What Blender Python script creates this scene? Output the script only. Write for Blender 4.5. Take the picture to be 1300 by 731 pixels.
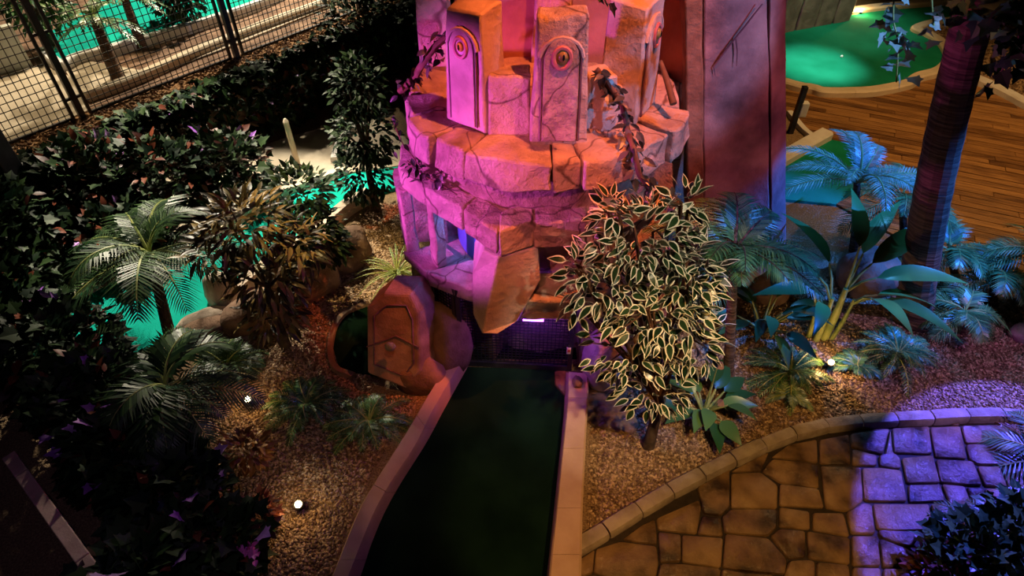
import bpy, bmesh, math, random
import numpy as np
from mathutils import Vector, Matrix, Euler, noise

for o in list(bpy.data.objects):
    bpy.data.objects.remove(o, do_unlink=True)
scene = bpy.context.scene
C = scene.collection
rnd = random.Random(7)
PI = math.pi

# ------------------------------------------------------------------ camera
CAM_H, PITCH, FPX = 4.5, math.radians(43), 810.0
cam_d = bpy.data.cameras.new('camera')
cam_d.sensor_width = 36.0
cam_d.lens = FPX / 1300 * 36.0
cam_d.clip_start, cam_d.clip_end = 0.05, 100
cam = bpy.data.objects.new('camera', cam_d)
cam.location = (0, 0, CAM_H)
cam.rotation_euler = (PI / 2 - PITCH, 0, 0)
C.objects.link(cam)
scene.camera = cam

# ------------------------------------------------------------------ world, exposure
w = bpy.data.worlds.new('world')
scene.world = w
w.use_nodes = True
w.node_tree.nodes['Background'].inputs[0].default_value = (0.10, 0.09, 0.16, 1)
w.node_tree.nodes['Background'].inputs[1].default_value = 0.004
vs = scene.view_settings
vs.view_transform = 'Standard'
vs.look = 'None'
vs.gamma = 1.0
vs.use_curve_mapping = False
vs.exposure = 0.0


def spot(name, loc, target, col, watts, deg, blend=0.5, size=0.08):
    d = bpy.data.lights.new(name, 'SPOT')
    d.energy, d.color = watts, col
    d.spot_size, d.spot_blend = math.radians(deg), blend
    d.shadow_soft_size = size
    o = bpy.data.objects.new(name, d)
    o.location = loc
    o.rotation_euler = (Vector(target) - Vector(loc)).to_track_quat('-Z', 'Y').to_euler()
    C.objects.link(o)
    return o


def point(name, loc, col, watts, size=0.05):
    d = bpy.data.lights.new(name, 'POINT')
    d.energy, d.color = watts, col
    d.shadow_soft_size = size
    o = bpy.data.objects.new(name, d)
    o.location = loc
    C.objects.link(o)
    return o


# spotlights of the hall (coloured theatre lamps); added fills are marked
spot('orange_spotlight', (1.5, 3.2, 6.4), (0.40, 4.35, 2.0), (1, .18, .04), 1150, 33, .4, .05)
spot('magenta_spotlight', (-2.45, 3.1, 2.25), (-0.5, 4.15, 1.95), (.86, .10, .80), 400, 54, .4, .05)
spot('pink_spotlight', (-0.9, 0.4, 5.0), (0.25, 3.9, 1.9), (1, .19, .20), 480, 21, .8, .06)
spot('blue_spotlight', (6.0, 5.0, 3.9), (4.0, 2.35, 0.0), (.10, .085, 1.0), 4200, 27, .08, .03)
spot('azure_spotlight', (5.9, 3.8, 4.4), (3.5, 5.0, 0.8), (.03, .18, 1.0), 2400, 38, .4, .04)
spot('cyan_spotlight', (3.2, 8.2, 5.0), (3.5, 5.4, 1.0), (.10, .42, 1.0), 420, 32, .6, .05)
spot('violet_spotlight', (3.0, 1.4, 5.6), (1.9, 4.7, 2.3), (1, .20, .26), 380, 25, .8, .06)
spot('lavender_spotlight', (4.9, 1.6, 4.8), (3.9, 3.85, 0), (.80, .42, 1.0), 380, 22, .3, .04)
spot('vine_fill', (3.4, 1.2, 4.4), (2.0, 3.1, 3.4), (.25, .45, 1.0), 420, 30, .5, .04)  # added blue fill to brighten the hanging vines
spot('dusk_fill', (-.4, .4, 5.4), (-2.3, 2.5, .3), (.62, .42, .80), 55, 40, .8, .06)  # added dim violet fill over the near left vines and gravel
spot('lane_floodlight', (-4.2, 8.4, 5.0), (-3.0, 5.35, 0), (1, .88, .68), 2100, 43, .35, .06)
spot('sand_floodlight', (-3.4, 7.4, 4.8), (-1.35, 5.75, 0), (1, .86, .60), 900, 36, .4, .06)
spot('terrace_floodlight', (-3.6, 13.0, 5.0), (-5.2, 9.4, .8), (1, .86, .64), 2600, 80, .5, .1)
spot('terrace_door_light', (-6.6, 9.4, 4.2), (-6.2, 7.6, .8), (1, .78, .48), 420, 70, .6, .1)
spot('hole_spotlight', (4.6, 9.0, 4.2), (4.95, 10.1, 0), (.80, 1, .88), 1500, 24, .95, .1)
spot('far_hole_spotlight', (6.2, 11.0, 4.4), (6.0, 11.9, 0), (.95, 1, .70), 300, 46, .9, .1)
spot('deck_spotlight', (6.6, 6.6, 5.2), (6.0, 7.8, 0), (1, .56, .20), 720, 84, .8, .08)
spot('path_spotlight', (1.9, 0.2, 5.2), (1.2, 2.45, 0), (1, .52, .14), 560, 35, .35, .05)
spot('ficus_fill', (1.5, .8, 5.0), (1.05, 3.05, 1.35), (1, .80, .52), 380, 27, .5, .05)  # added neutral warm fill to whiten the ficus leaves
spot('cycad_fill', (3.5, 2.3, 4.9), (1.8, 3.5, 1.2), (.05, .22, 1.0), 620, 22, .6, .05)  # added blue fill to tint the dark cycad fronds
spot('kerb_spotlight', (0.2, 1.2, 5.6), (0.0, 3.0, 0), (1, .40, .15), 190, 29, .5, .05)
spot('left_bed_spotlight', (-1.9, 3.0, 5.2), (-1.65, 4.95, 0), (1, .70, .28), 700, 19, .7, .05)

# ------------------------------------------------------------------ helpers
def G(px, py, z=0.0):
    """point of the photograph on the horizontal plane z"""
    a, b = (px - 650) / FPX, -(py - 365.5) / FPX
    r = Vector((a, math.cos(PITCH) + b * math.sin(PITCH), -math.sin(PITCH) + b * math.cos(PITCH)))
    t = (CAM_H - z) / -r.z
    return Vector((r.x * t, r.y * t, z))


def V(px, py, Y):
    """point of the photograph on the upright plane y = Y"""
    a, b = (px - 650) / FPX, -(py - 365.5) / FPX
    r = Vector((a, math.cos(PITCH) + b * math.sin(PITCH), -math.sin(PITCH) + b * math.cos(PITCH)))
    t = Y / r.y
    return Vector((r.x * t, Y, CAM_H + r.z * t))


MATS = {}


def mat(name, c1, c2=None, scale=6.0, rough=0.7, bump=0.0, bscale=30.0, spec=0.4, metal=0.0,
        island=0.0, emit=None, estr=0.0, wave=None, detail=6.0, c3=None, stretch=None, crack=0.0, bdist=.03):
    m = bpy.data.materials.new(name)
    m.use_nodes = True
    nt = m.node_tree
    L = nt.links
    b = nt.nodes['Principled BSDF']
    b.inputs['Roughness'].default_value = rough
    b.inputs['Metallic'].default_value = metal
    b.inputs['Specular IOR Level'].default_value = spec
    tc = nt.nodes.new('ShaderNodeTexCoord')
    src = tc.outputs['Object']
    if stretch:
        mp = nt.nodes.new('ShaderNodeMapping')
        mp.inputs['Scale'].default_value = stretch
        L.new(src, mp.inputs['Vector'])
        oi0 = nt.nodes.new('ShaderNodeObjectInfo')
        sc0 = nt.nodes.new('ShaderNodeMath'); sc0.operation = 'MULTIPLY'; sc0.inputs[1].default_value = 40
        L.new(oi0.outputs['Random'], sc0.inputs[0])
        L.new(sc0.outputs[0], mp.inputs['Location'])
        src = mp.outputs['Vector']
    if c2 is not None:
        n = nt.nodes.new('ShaderNodeTexNoise')
        n.inputs['Scale'].default_value = scale
        n.inputs['Detail'].default_value = detail
        L.new(src, n.inputs['Vector'])
        fac = n.outputs['Fac']
        r = nt.nodes.new('ShaderNodeValToRGB')
        r.color_ramp.elements[0].position, r.color_ramp.elements[1].position = .34, .66
        r.color_ramp.elements[0].color = (*c1, 1)
        r.color_ramp.elements[1].color = (*c2, 1)
        if c3 is not None:
            e = r.color_ramp.elements.new(.5)
            e.color = (*c3, 1)
        if island:
            g = nt.nodes.new('ShaderNodeNewGeometry')
            oi = nt.nodes.new('ShaderNodeObjectInfo')
            a1 = nt.nodes.new('ShaderNodeMath'); a1.operation = 'ADD'
            L.new(g.outputs['Random Per Island'], a1.inputs[0])
            L.new(oi.outputs['Random'], a1.inputs[1])
            a2 = nt.nodes.new('ShaderNodeMath'); a2.operation = 'FRACT'
            L.new(a1.outputs[0], a2.inputs[0])
            mx = nt.nodes.new('ShaderNodeMix')
            mx.inputs[0].default_value = island
            L.new(fac, mx.inputs[2]); L.new(a2.outputs[0], mx.inputs[3])
            fac = mx.outputs[0]
        L.new(fac, r.inputs['Fac'])
        colour = r.outputs['Color']
        crk = None
        if crack:
            n3 = nt.nodes.new('ShaderNodeTexNoise')
            n3.inputs['Scale'].default_value = 3.0
            L.new(src, n3.inputs['Vector'])
            vm = nt.nodes.new('ShaderNodeMix'); vm.data_type = 'VECTOR'
            vm.inputs[0].default_value = .22
            L.new(src, vm.inputs[4]); L.new(n3.outputs['Color'], vm.inputs[5])
            vo = nt.nodes.new('ShaderNodeTexVoronoi'); vo.feature = 'DISTANCE_TO_EDGE'
            vo.inputs['Scale'].default_value = crack
            L.new(vm.outputs[1], vo.inputs['Vector'])
            cr_ = nt.nodes.new('ShaderNodeValToRGB')
            cr_.color_ramp.elements[0].position, cr_.color_ramp.elements[1].position = .002, .012
            cr_.color_ramp.elements[0].color = (.34, .28, .28, 1)
            L.new(vo.outputs['Distance'], cr_.inputs['Fac'])
            mu = nt.nodes.new('ShaderNodeMix'); mu.data_type = 'RGBA'; mu.blend_type = 'MULTIPLY'
            mu.inputs[0].default_value = 1
            L.new(colour, mu.inputs[6]); L.new(cr_.outputs['Color'], mu.inputs[7])
            colour = mu.outputs[2]
        L.new(colour, b.inputs['Base Color'])
    else:
        b.inputs['Base Color'].default_value = (*c1, 1)
    if bump:
        n2 = nt.nodes.new('ShaderNodeTexNoise')
        n2.inputs['Scale'].default_value = bscale
        n2.inputs['Detail'].default_value = 8
        n2.inputs['Roughness'].default_value = .65
        L.new(src, n2.inputs['Vector'])
        bp = nt.nodes.new('ShaderNodeBump')
        bp.inputs['Strength'].default_value = bump
        bp.inputs['Distance'].default_value = bdist
        if wave:
            wv = nt.nodes.new('ShaderNodeTexWave')
            wv.inputs['Scale'].default_value = wave[0]
            wv.inputs['Distortion'].default_value = wave[1]
            wv.bands_direction = wave[2]
            L.new(src, wv.inputs['Vector'])
            ad = nt.nodes.new('ShaderNodeMath'); ad.operation = 'ADD'
            L.new(n2.outputs['Fac'], ad.inputs[0]); L.new(wv.outputs['Fac'], ad.inputs[1])
            L.new(ad.outputs[0], bp.inputs['Height'])
        else:
            L.new(n2.outputs['Fac'], bp.inputs['Height'])
        L.new(bp.outputs['Normal'], b.inputs['Normal'])
    if emit:
        b.inputs['Emission Color'].default_value = (*emit, 1)
        b.inputs['Emission Strength'].default_value = estr
    MATS[name] = m
    return m


mat('stone', (.44, .33, .28), (.74, .60, .50), 6, .75, .9, 13, c3=(.60, .46, .38), crack=1.5, bdist=.07)
mat('stone_smooth', (.46, .35, .30), (.70, .57, .49), 4, .7, .45, 20, c3=(.60, .48, .41), bdist=.05)
mat('stone_rough', (.36, .24, .20), (.70, .52, .44), 8, .62, 1.0, 9, c3=(.54, .38, .32), crack=1.8, bdist=.11)
mat('crown_red_lit', (.30, .13, .08), (.46, .22, .14), 4, .75, .4, 14)  # crown wall stone, reddened and darkened to carry the red lamplight
mat('groove', (.10, .05, .07), (.2, .10, .12), 12, .6)
mat('eye_rim', (.45, .14, .16), (.6, .25, .25), 8, .5)
mat('eye_yellow', (.75, .48, .06), (.9, .7, .2), 10, .25)
mat('eye_olive', (.22, .17, .04), (.36, .28, .08), 10, .25)
mat('pupil', (.01, .01, .01), rough=.15)
mat('eye_white', (.75, .62, .68), rough=.4)
mat('slab_wall', (.14, .085, .09), (.50, .34, .32), 2.4, .72, .7, 9, c3=(.32, .20, .20))
mat('gravel', (.20, .12, .06), (.52, .36, .20), 70, .8, 1.0, 90, c3=(.36, .23, .12))
mat('chips', (.16, .09, .045), (.50, .34, .20), 40, .7, island=.9, c3=(.42, .29, .17))
mat('mulch', (.16, .07, .03), (.5, .27, .12), 30, .85, .8, 60, island=.8)
mat('pale_concrete', (.48, .40, .29), (.62, .53, .40), 3, .8, .2, 30)
mat('kerb_paint', (.48, .31, .20), (.60, .41, .28), 4, .6, .12, 40)
mat('kerb_cream', (.66, .54, .38), (.78, .66, .50), 4, .6, .12, 40)
mat('kerb_white', (.70, .66, .62), (.82, .80, .78), 4, .6, .12, 40)
mat('path_kerb', (.26, .20, .15), (.46, .38, .30), 7, .6, .5, 25)
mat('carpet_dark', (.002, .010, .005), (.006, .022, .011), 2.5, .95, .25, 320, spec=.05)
mat('carpet_teal', (.004, .42, .32), (.010, .50, .39), 2.2, .95, .25, 320, spec=.1)
mat('carpet_green', (.004, .20, .11), (.010, .27, .16), 2.0, .95, .25, 320, spec=.1)
mat('flagstone', (.045, .024, .012), (.34, .21, .10), 4.6, .20, .7, 14, spec=.6, c3=(.22, .13, .06), island=.15)
mat('mortar', (.018, .011, .007), (.035, .022, .014), 20, .8)
mat('plank', (.09, .034, .010), (.44, .22, .075), 2.2, .45, .35, 3, island=.25, stretch=(1.6, 26, 4), c3=(.26, .12, .038))
mat('black_metal', (.012, .013, .018), (.03, .03, .04), 10, .4, spec=.5)
mat('lamp_black', (.012, .012, .012), rough=.4)
mat('lamp_glass', (1, .9, .7), emit=(1, .72, .38), estr=60)
mat('violet_tube', (.6, .2, 1), emit=(.45, .10, 1), estr=9)
mat('rock_warm', (.14, .075, .045), (.36, .22, .14), 4, .85, .7, 12)
mat('rock_bronze', (.20, .12, .09), (.42, .28, .21), 6, .5, .5, 14)
mat('rock_pale', (.46, .36, .27), (.66, .54, .42), 4, .8, .4, 14)
mat('rock_grey', (.16, .15, .12), (.30, .28, .22), 4, .85, .6, 12)
mat('trunk_palm', (.045, .022, .012), (.24, .14, .085), 2.0, .8, .8, 3, stretch=(2, 2, 26), c3=(.13, .07, .04))
mat('trunk_dark', (.035, .022, .014), (.11, .07, .045), 14, .85, .6, 30)
mat('stem_green', (.16, .22, .05), (.42, .44, .14), 10, .5)
mat('stem_brown', (.10, .055, .03), (.2, .11, .06), 10, .7)
mat('frond', (.03, .10, .03), (.12, .26, .08), 4, .38, island=.7, spec=.6)
mat('frond_dark', (.012, .040, .014), (.06, .12, .035), 4, .42, island=.7, spec=.5)
mat('frond_grey', (.14, .22, .12), (.34, .42, .28), 4, .4, island=.7, spec=.5)
mat('leaf_dark', (.004, .016, .007), (.028, .058, .017), 4, .5, island=.85, spec=.25)
mat('leaf_lit', (.08, .16, .13), (.30, .42, .38), 5, .4, island=.85)  # hanging vine leaf, lightened so its colour carries the light on it
mat('leaf_mid', (.02, .09, .03), (.09, .20, .05), 4, .35, island=.85, spec=.5)
mat('leaf_red', (.05, .012, .010), (.22, .055, .025), 4, .45, island=.85)
mat('leaf_orange', (.12, .045, .012), (.34, .15, .03), 4, .45, island=.85)
mat('leaf_croton', (.035, .025, .012), (.26, .17, .05), 4, .4, island=.85, c3=(.10, .08, .03))
mat('leaf_cream', (.66, .62, .48), (.86, .83, .72), 10, .4, island=.5)
mat('leaf_heart', (.006, .022, .008), (.022, .055, .020), 8, .3, island=.6, spec=.6)
mat('leaf_banana', (.03, .12, .03), (.11, .28, .06), 3, .3, island=.4, spec=.6)
mat('leaf_vine_grey', (.025, .028, .024), (.12, .11, .09), 6, .35, island=.8, spec=.6)
mat('flower_purple', (.30, .10, .50), (.62, .34, .80), 8, .5, island=.8)
mat('flower_pink', (.9, .1, .55), (1, .3, .8), 8, .5)
mat('flower_peach', (.75, .42, .34), (.85, .55, .45), 8, .5)
mat('wood_rail', (.42, .27, .25), (.54, .36, .33), 8, .7, .2, 40)
mat('white_panel', (.62, .66, .60), (.72, .76, .70), 2, .6)
mat('wire', (.02, .02, .024), rough=.45, spec=.5)
mat('label_white', (.8, .7, .6), rough=.6)
mat('label_red', (.5, .08, .04), rough=.6)
mat('window_blue_lit', (.10, .22, .72), (.14, .30, .80), 3, .6)  # blue light of the window interior put into the panel colour
mat('twig', (.07, .03, .018), (.14, .06, .03), 10, .8)


class MB:
    def __init__(self):
        self.v, self.f, self.m = [], [], []

    def add(self, verts, faces, mi=0):
        o = len(self.v)
        self.v.extend([tuple(p) for p in verts])
        self.f.extend([tuple(i + o for i in q) for q in faces])
        self.m.extend([mi] * len(faces))

    def prism(self, poly, z0, z1, mi=0, inset=0.0, dz=0.0):
        """polygon (CCW) extruded; optional bevelled top"""
        n = len(poly)
        c = sum((Vector(p[:2]) for p in poly), Vector((0, 0))) / n
        vs_, fs = [], []
        for p in poly:
            vs_.append((p[0], p[1], z0))
        for p in poly:
            vs_.append((p[0], p[1], z1 - dz))
        fs.append(tuple(range(n - 1, -1, -1)))
        for i in range(n):
            j = (i + 1) % n
            fs.append((i, j, n + j, n + i))
        if dz:
            for p in poly:
                d = (c - Vector(p[:2])); l = max(d.length, 1e-6)
                q = Vector(p[:2]) + d / l * min(inset, l * .8)
                vs_.append((q.x, q.y, z1))
            for i in range(n):
                j = (i + 1) % n
                fs.append((n + i, n + j, 2 * n + j, 2 * n + i))
            fs.append(tuple(range(2 * n, 3 * n)))
        else:
            fs.append(tuple(range(n, 2 * n)))
        self.add(vs_, fs, mi)

    def tube(self, pts, rad, seg=6, mi=0, cap=True, flat=1.0):
        pts = [Vector(p) for p in pts]
        n = len(pts)
        if not hasattr(rad, '__len__'):
            rad = [rad] * n
        t0 = (pts[1] - pts[0]).normalized()
        up = Vector((0, 0, 1)) if abs(t0.z) < .9 else Vector((0, 1, 0))
        vs_ = []
        for i in range(n):
            t = (pts[min(i + 1, n - 1)] - pts[max(i - 1, 0)])
            t = t.normalized() if t.length > 1e-9 else t0
            s = t.cross(up)
            s = s.normalized() if s.length > 1e-6 else Vector((1, 0, 0))
            u = s.cross(t).normalized()
            for k in range(seg):
                a = 2 * PI * k / seg
                vs_.append(pts[i] + s * math.cos(a) * rad[i] + u * math.sin(a) * rad[i] * flat)
        fs = []
        for i in range(n - 1):
            for k in range(seg):
                k2 = (k + 1) % seg
                fs.append((i * seg + k, i * seg + k2, (i + 1) * seg + k2, (i + 1) * seg + k))
        if cap:
            fs.append(tuple(range(seg - 1, -1, -1)))
            fs.append(tuple(range((n - 1) * seg, n * seg)))
        self.add(vs_, fs, mi)

    def lathe(self, prof, seg=16, mi=0, M=None):
        vs_, fs = [], []
        n = len(prof)
        for r, z in prof:
            for k in range(seg):
                a = 2 * PI * k / seg
                p = Vector((r * math.cos(a), r * math.sin(a), z))
                vs_.append(M @ p if M else p)
        for i in range(n - 1):
            for k in range(seg):
                k2 = (k + 1) % seg
                fs.append((i * seg + k, i * seg + k2, (i + 1) * seg + k2, (i + 1) * seg + k))
        fs.append(tuple(range(seg - 1, -1, -1)))
        fs.append(tuple(range((n - 1) * seg, n * seg)))
        self.add(vs_, fs, mi)

    def box(self, c, s, rz=0.0, mi=0):
        c = Vector(c)
        R = Matrix.Rotation(rz, 3, 'Z')
        vs_ = [c + R @ Vector((x * s[0] / 2, y * s[1] / 2, z * s[2] / 2)) for z in (-1, 1) for y in (-1, 1) for x in (-1, 1)]
        self.add(vs_, [(0, 2, 3, 1), (4, 5, 7, 6), (0, 1, 5, 4), (2, 6, 7, 3), (0, 4, 6, 2), (1, 3, 7, 5)], mi)

    def grid(self, n, fn, amp=0.0, nscale=6.0, seed=0.0, mi=0):
        """surface of a subdivided cube mapped by fn(u,v,w), with rough relief"""
        idx, vs_, fs = {}, [], []
        nx, ny, nz = n

        def vid(i, j, k):
            key = (i, j, k)
            if key not in idx:
                p = Vector(fn(i / nx, j / ny, k / nz))
                if amp:
                    p = p + noise.noise_vector(p * nscale + Vector((seed, seed * 2.3, seed * .7))) * amp
                idx[key] = len(vs_)
                vs_.append(p)
            return idx[key]
        for j in range(ny):
            for k in range(nz):
                fs.append((vid(0, j, k), vid(0, j, k + 1), vid(0, j + 1, k + 1), vid(0, j + 1, k)))
                fs.append((vid(nx, j, k), vid(nx, j + 1, k), vid(nx, j + 1, k + 1), vid(nx, j, k + 1)))
        for i in range(nx):
            for k in range(nz):
                fs.append((vid(i, 0, k), vid(i + 1, 0, k), vid(i + 1, 0, k + 1), vid(i, 0, k + 1)))
                fs.append((vid(i, ny, k), vid(i, ny, k + 1), vid(i + 1, ny, k + 1), vid(i + 1, ny, k)))
        for i in range(nx):
            for j in range(ny):
                fs.append((vid(i, j, 0), vid(i, j + 1, 0), vid(i + 1, j + 1, 0), vid(i + 1, j, 0)))
                fs.append((vid(i, j, nz), vid(i + 1, j, nz), vid(i + 1, j + 1, nz), vid(i, j + 1, nz)))
        self.add(vs_, fs, mi)

    def ico(self, c, s, sub=2, amp=.15, nscale=2.0, seed=0.0, R=None, mi=0, flatz=None):
        bm = bmesh.new()
        bmesh.ops.create_icosphere(bm, subdivisions=sub, radius=1)
        vs_ = []
        for v in bm.verts:
            p = v.co.copy()
            p = p * (1 + amp * noise.noise(p * nscale + Vector((seed, seed * 1.7, -seed))) + amp * .4 * noise.noise(p * nscale * 2.6 + Vector((seed, 0, seed))))
            p = Vector((p.x * s[0], p.y * s[1], p.z * s[2]))
            if R is not None:
                p = R @ p
            p = p + Vector(c)
            if flatz is not None:
                p.z = max(p.z, flatz)
            vs_.append(p)
        fs = [tuple(v.index for v in f.verts) for f in bm.faces]
        bm.free()
        self.add(vs_, fs, mi)

    def mesh(self, name, mats, smooth=None):
        me = bpy.data.meshes.new(name)
        me.from_pydata(self.v, [], self.f)
        for m in (mats if isinstance(mats, (list, tuple)) else [mats]):
            me.materials.append(MATS[m])
        if any(self.m):
            me.polygons.foreach_set('material_index', self.m)
        me.update()
        if smooth is not None:
            me.polygons.foreach_set('use_smooth', [True] * len(me.polygons))
            if smooth < 180:
                me.set_sharp_from_angle(angle=math.radians(smooth))
        return me

    def build(self, name, mats, parent=None, smooth=None, fix=False, bevel=0.0, kind=None):
        me = self.mesh(name, mats, smooth)
        if fix:
            bm = bmesh.new(); bm.from_mesh(me)
            bmesh.ops.recalc_face_normals(bm, faces=bm.faces)
            bm.to_mesh(me); bm.free()
        o = link(name, me, parent)
        if bevel:
            b = o.modifiers.new('bevel', 'BEVEL')
            b.width, b.segments, b.limit_method = bevel, 2, 'ANGLE'
            b.angle_limit = math.radians(45)
        if kind:
            o['kind'] = kind
        return o


def link(name, me, parent=None, M=None):
    """object for a mesh given in world coordinates, or placed by matrix M"""
    o = bpy.data.objects.new(name, me)
    C.objects.link(o)
    M = M or Matrix.Identity(4)
    if parent is not None:
        o.parent = parent
        base = parent
        T = Vector((0, 0, 0))
        while base is not None:
            T = T + base.location
            base = base.parent
        M = Matrix.Translation(-T) @ M
    o.matrix_local = M
    return o


def tag(o, label=None, cat=None, group=None, kind=None):
    if label: o['label'] = label
    if cat: o['category'] = cat
    if group: o['group'] = group
    if kind: o['kind'] = kind
    return o


def thing(name, loc, label, cat, group=None):
    o = bpy.data.objects.new(name, None)
    o.empty_display_size = .1
    C.objects.link(o)
    o.location = loc
    return tag(o, label, cat, group)


def part_empty(name, parent, loc=(0, 0, 0)):
    o = bpy.data.objects.new(name, None)
    C.objects.link(o)
    o.parent = parent
    o.location = loc
    return o


def structure(o):
    o['kind'] = 'structure'
    return o


def catmull(pts, n=8):
    P = [Vector(p) for p in pts]
    P = [P[0] * 2 - P[1]] + P + [P[-1] * 2 - P[-2]]
    out = []
    for i in range(1, len(P) - 2):
        for k in range(n):
            t = k / n
            a, b, c, d = P[i - 1], P[i], P[i + 1], P[i + 2]
            out.append(.5 * ((2 * b) + (c - a) * t + (2 * a - 5 * b + 4 * c - d) * t * t + (3 * b - a - 3 * c + d) * t ** 3))
    out.append(P[-2])
    return out


def resample(pts, step):
    P = [Vector(p) for p in pts]
    L = [0]
    for i in range(1, len(P)):
        L.append(L[-1] + (P[i] - P[i - 1]).length)
    n = max(1, round(L[-1] / step))
    out, j = [], 0
    for k in range(n + 1):
        s = L[-1] * k / n
        while j < len(P) - 2 and L[j + 1] < s:
            j += 1
        t = (s - L[j]) / max(L[j + 1] - L[j], 1e-9)
        out.append(P[j].lerp(P[j + 1], min(max(t, 0), 1)))
    return out


def ccw(poly):
    a = sum(poly[i][0] * poly[(i + 1) % len(poly)][1] - poly[(i + 1) % len(poly)][0] * poly[i][1] for i in range(len(poly)))
    return poly if a > 0 else poly[::-1]


def clip_half(poly, p, n):
    """keep the side of line (p, normal n) where (q-p).n <= 0"""
    out = []
    for i in range(len(poly)):
        a, b = poly[i], poly[(i + 1) % len(poly)]
        da, db = (a - p).dot(n), (b - p).dot(n)
        if da <= 0: out.append(a)
        if da * db < 0: out.append(a.lerp(b, da / (da - db)))
    return out


def inside(poly, x, y):
    r = False
    for i in range(len(poly)):
        a, b = poly[i], poly[i - 1]
        if (a[1] > y) != (b[1] > y) and x < (b[0] - a[0]) * (y - a[1]) / (b[1] - a[1]) + a[0]:
            r = not r
    return r


def P2(*px, z=0.0):
    return ccw([G(x, y, z).to_2d() for x, y in px])


# ================================================================== THE GROUND
mb = MB()
mb.add([(-14, -1, 0), (14, -1, 0), (14, 20, 0), (-14, 20, 0)], [(0, 1, 2, 3)])
mb.build('floor', 'gravel', kind='structure')


def flat(name, poly, z0, z1, m, kind='structure', fix=False):
    b = MB(); b.prism(ccw(poly), z0, z1)
    o = b.build(name, m, fix=fix)
    if kind: o['kind'] = kind
    return o


# loose gravel lying on the beds
right_bed = P2((746, 688), (750, 470), (800, 430), (950, 380), (1120, 330), (1330, 400), (1320, 520), (1180, 528), (1060, 534), (1000, 547), (900, 594), (800, 649))
left_bed = P2((415, 745), (250, 745), (200, 600), (240, 520), (300, 430), (420, 330), (470, 262), (515, 255), (512, 330), (470, 400), (470, 500), (535, 505), (470, 600))


def chips(name, label, poly, n, seed, rmin=.007, rmax=.016, m='chips', z=0.0):
    rs = np.random.RandomState(seed)
    P = np.array([(p[0], p[1]) for p in poly])
    lo, hi = P.min(0), P.max(0)
    pts = lo + rs.rand(n * 3, 2) * (hi - lo)
    ok = np.zeros(len(pts), bool)
    for i in range(len(P)):
        a, b = P[i], P[i - 1]
        c = (a[1] > pts[:, 1]) != (b[1] > pts[:, 1])
        xi = (b[0] - a[0]) * (pts[:, 1] - a[1]) / (b[1] - a[1] + 1e-12) + a[0]
        ok ^= c & (pts[:, 0] < xi)
    pts = pts[ok][:n]
    k = len(pts)
    base = np.array([(1, 0, 0), (0, 1, 0), (-1, 0, 0), (0, -1, 0), (0, 0, 1), (.1, .1, -1)], float)
    fa = np.array([(0, 1, 4), (1, 2, 4), (2, 3, 4), (3, 0, 4), (1, 0, 5), (2, 1, 5), (3, 2, 5), (0, 3, 5)])
    r = rmin + rs.rand(k) * (rmax - rmin)
    sc = np.stack([r * (1 + rs.rand(k)), r * (.7 + .6 * rs.rand(k)), r * (.5 + .5 * rs.rand(k))], 1)
    a = rs.rand(k) * 6.283
    v = base[None] * sc[:, None] * (1 + .5 * (rs.rand(k, 6, 1) - .5))
    tilt = (rs.rand(k) - .5) * 1.2
    z2 = v[..., 2] + v[..., 0] * np.tan(tilt)[:, None]
    x = v[..., 0] * np.cos(a)[:, None] - v[..., 1] * np.sin(a)[:, None] + pts[:, 0:1]
    y = v[..., 0] * np.sin(a)[:, None] + v[..., 1] * np.cos(a)[:, None] + pts[:, 1:2]
    vv = np.stack([x, y, z2 + z + r[:, None] * .25], 2).reshape(-1, 3)
    ff = (fa[None] + (np.arange(k) * 6)[:, None, None]).reshape(-1, 3)
    me = bpy.data.meshes.new(name)
    me.vertices.add(len(vv)); me.vertices.foreach_set('co', vv.ravel())
    me.loops.add(len(ff) * 3); me.loops.foreach_set('vertex_index', ff.ravel().astype(np.int32))
    me.polygons.add(len(ff)); me.polygons.foreach_set('loop_start', (np.arange(len(ff)) * 3).astype(np.int32))
    me.update(calc_edges=True)
    me.materials.append(MATS[m])
    return tag(link(name, me), label, 'gravel' if m == 'chips' else 'mulch', kind='stuff')


chips('gravel', 'loose tan gravel covering the bed between the putting lane and the flagstone path', right_bed, 20000, 1)
chips('gravel', 'loose brown gravel on the bed with the coffin stone and orange shrub', left_bed, 22000, 2)

# ------------------------------------------------------------------ flagstone path
kerb_px = [(724, 702), (738, 690), (770, 675), (800, 656), (850, 626), (900, 600), (950, 576), (1000, 555), (1060, 541), (1120, 536), (1180, 533), (1240, 530), (1300, 532), (1370, 545)]
kerb_line = [G(x, y) for x, y in kerb_px]
kerb_s = catmull(kerb_line, 10)
path_poly = [p.to_2d() for p in kerb_s] + [Vector((5.3, .8)), Vector((.42, .8))]
pave = structure(part_empty('paving', None))
flat_o = flat('mortar_bed', path_poly, -.03, .004, 'mortar', None)
flat_o.parent = pave

def tr(ox, oy, s, *polys):
    return [[G(ox + x / s, oy + y / s, .02).to_2d() for x, y in q] for q in polys]


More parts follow.
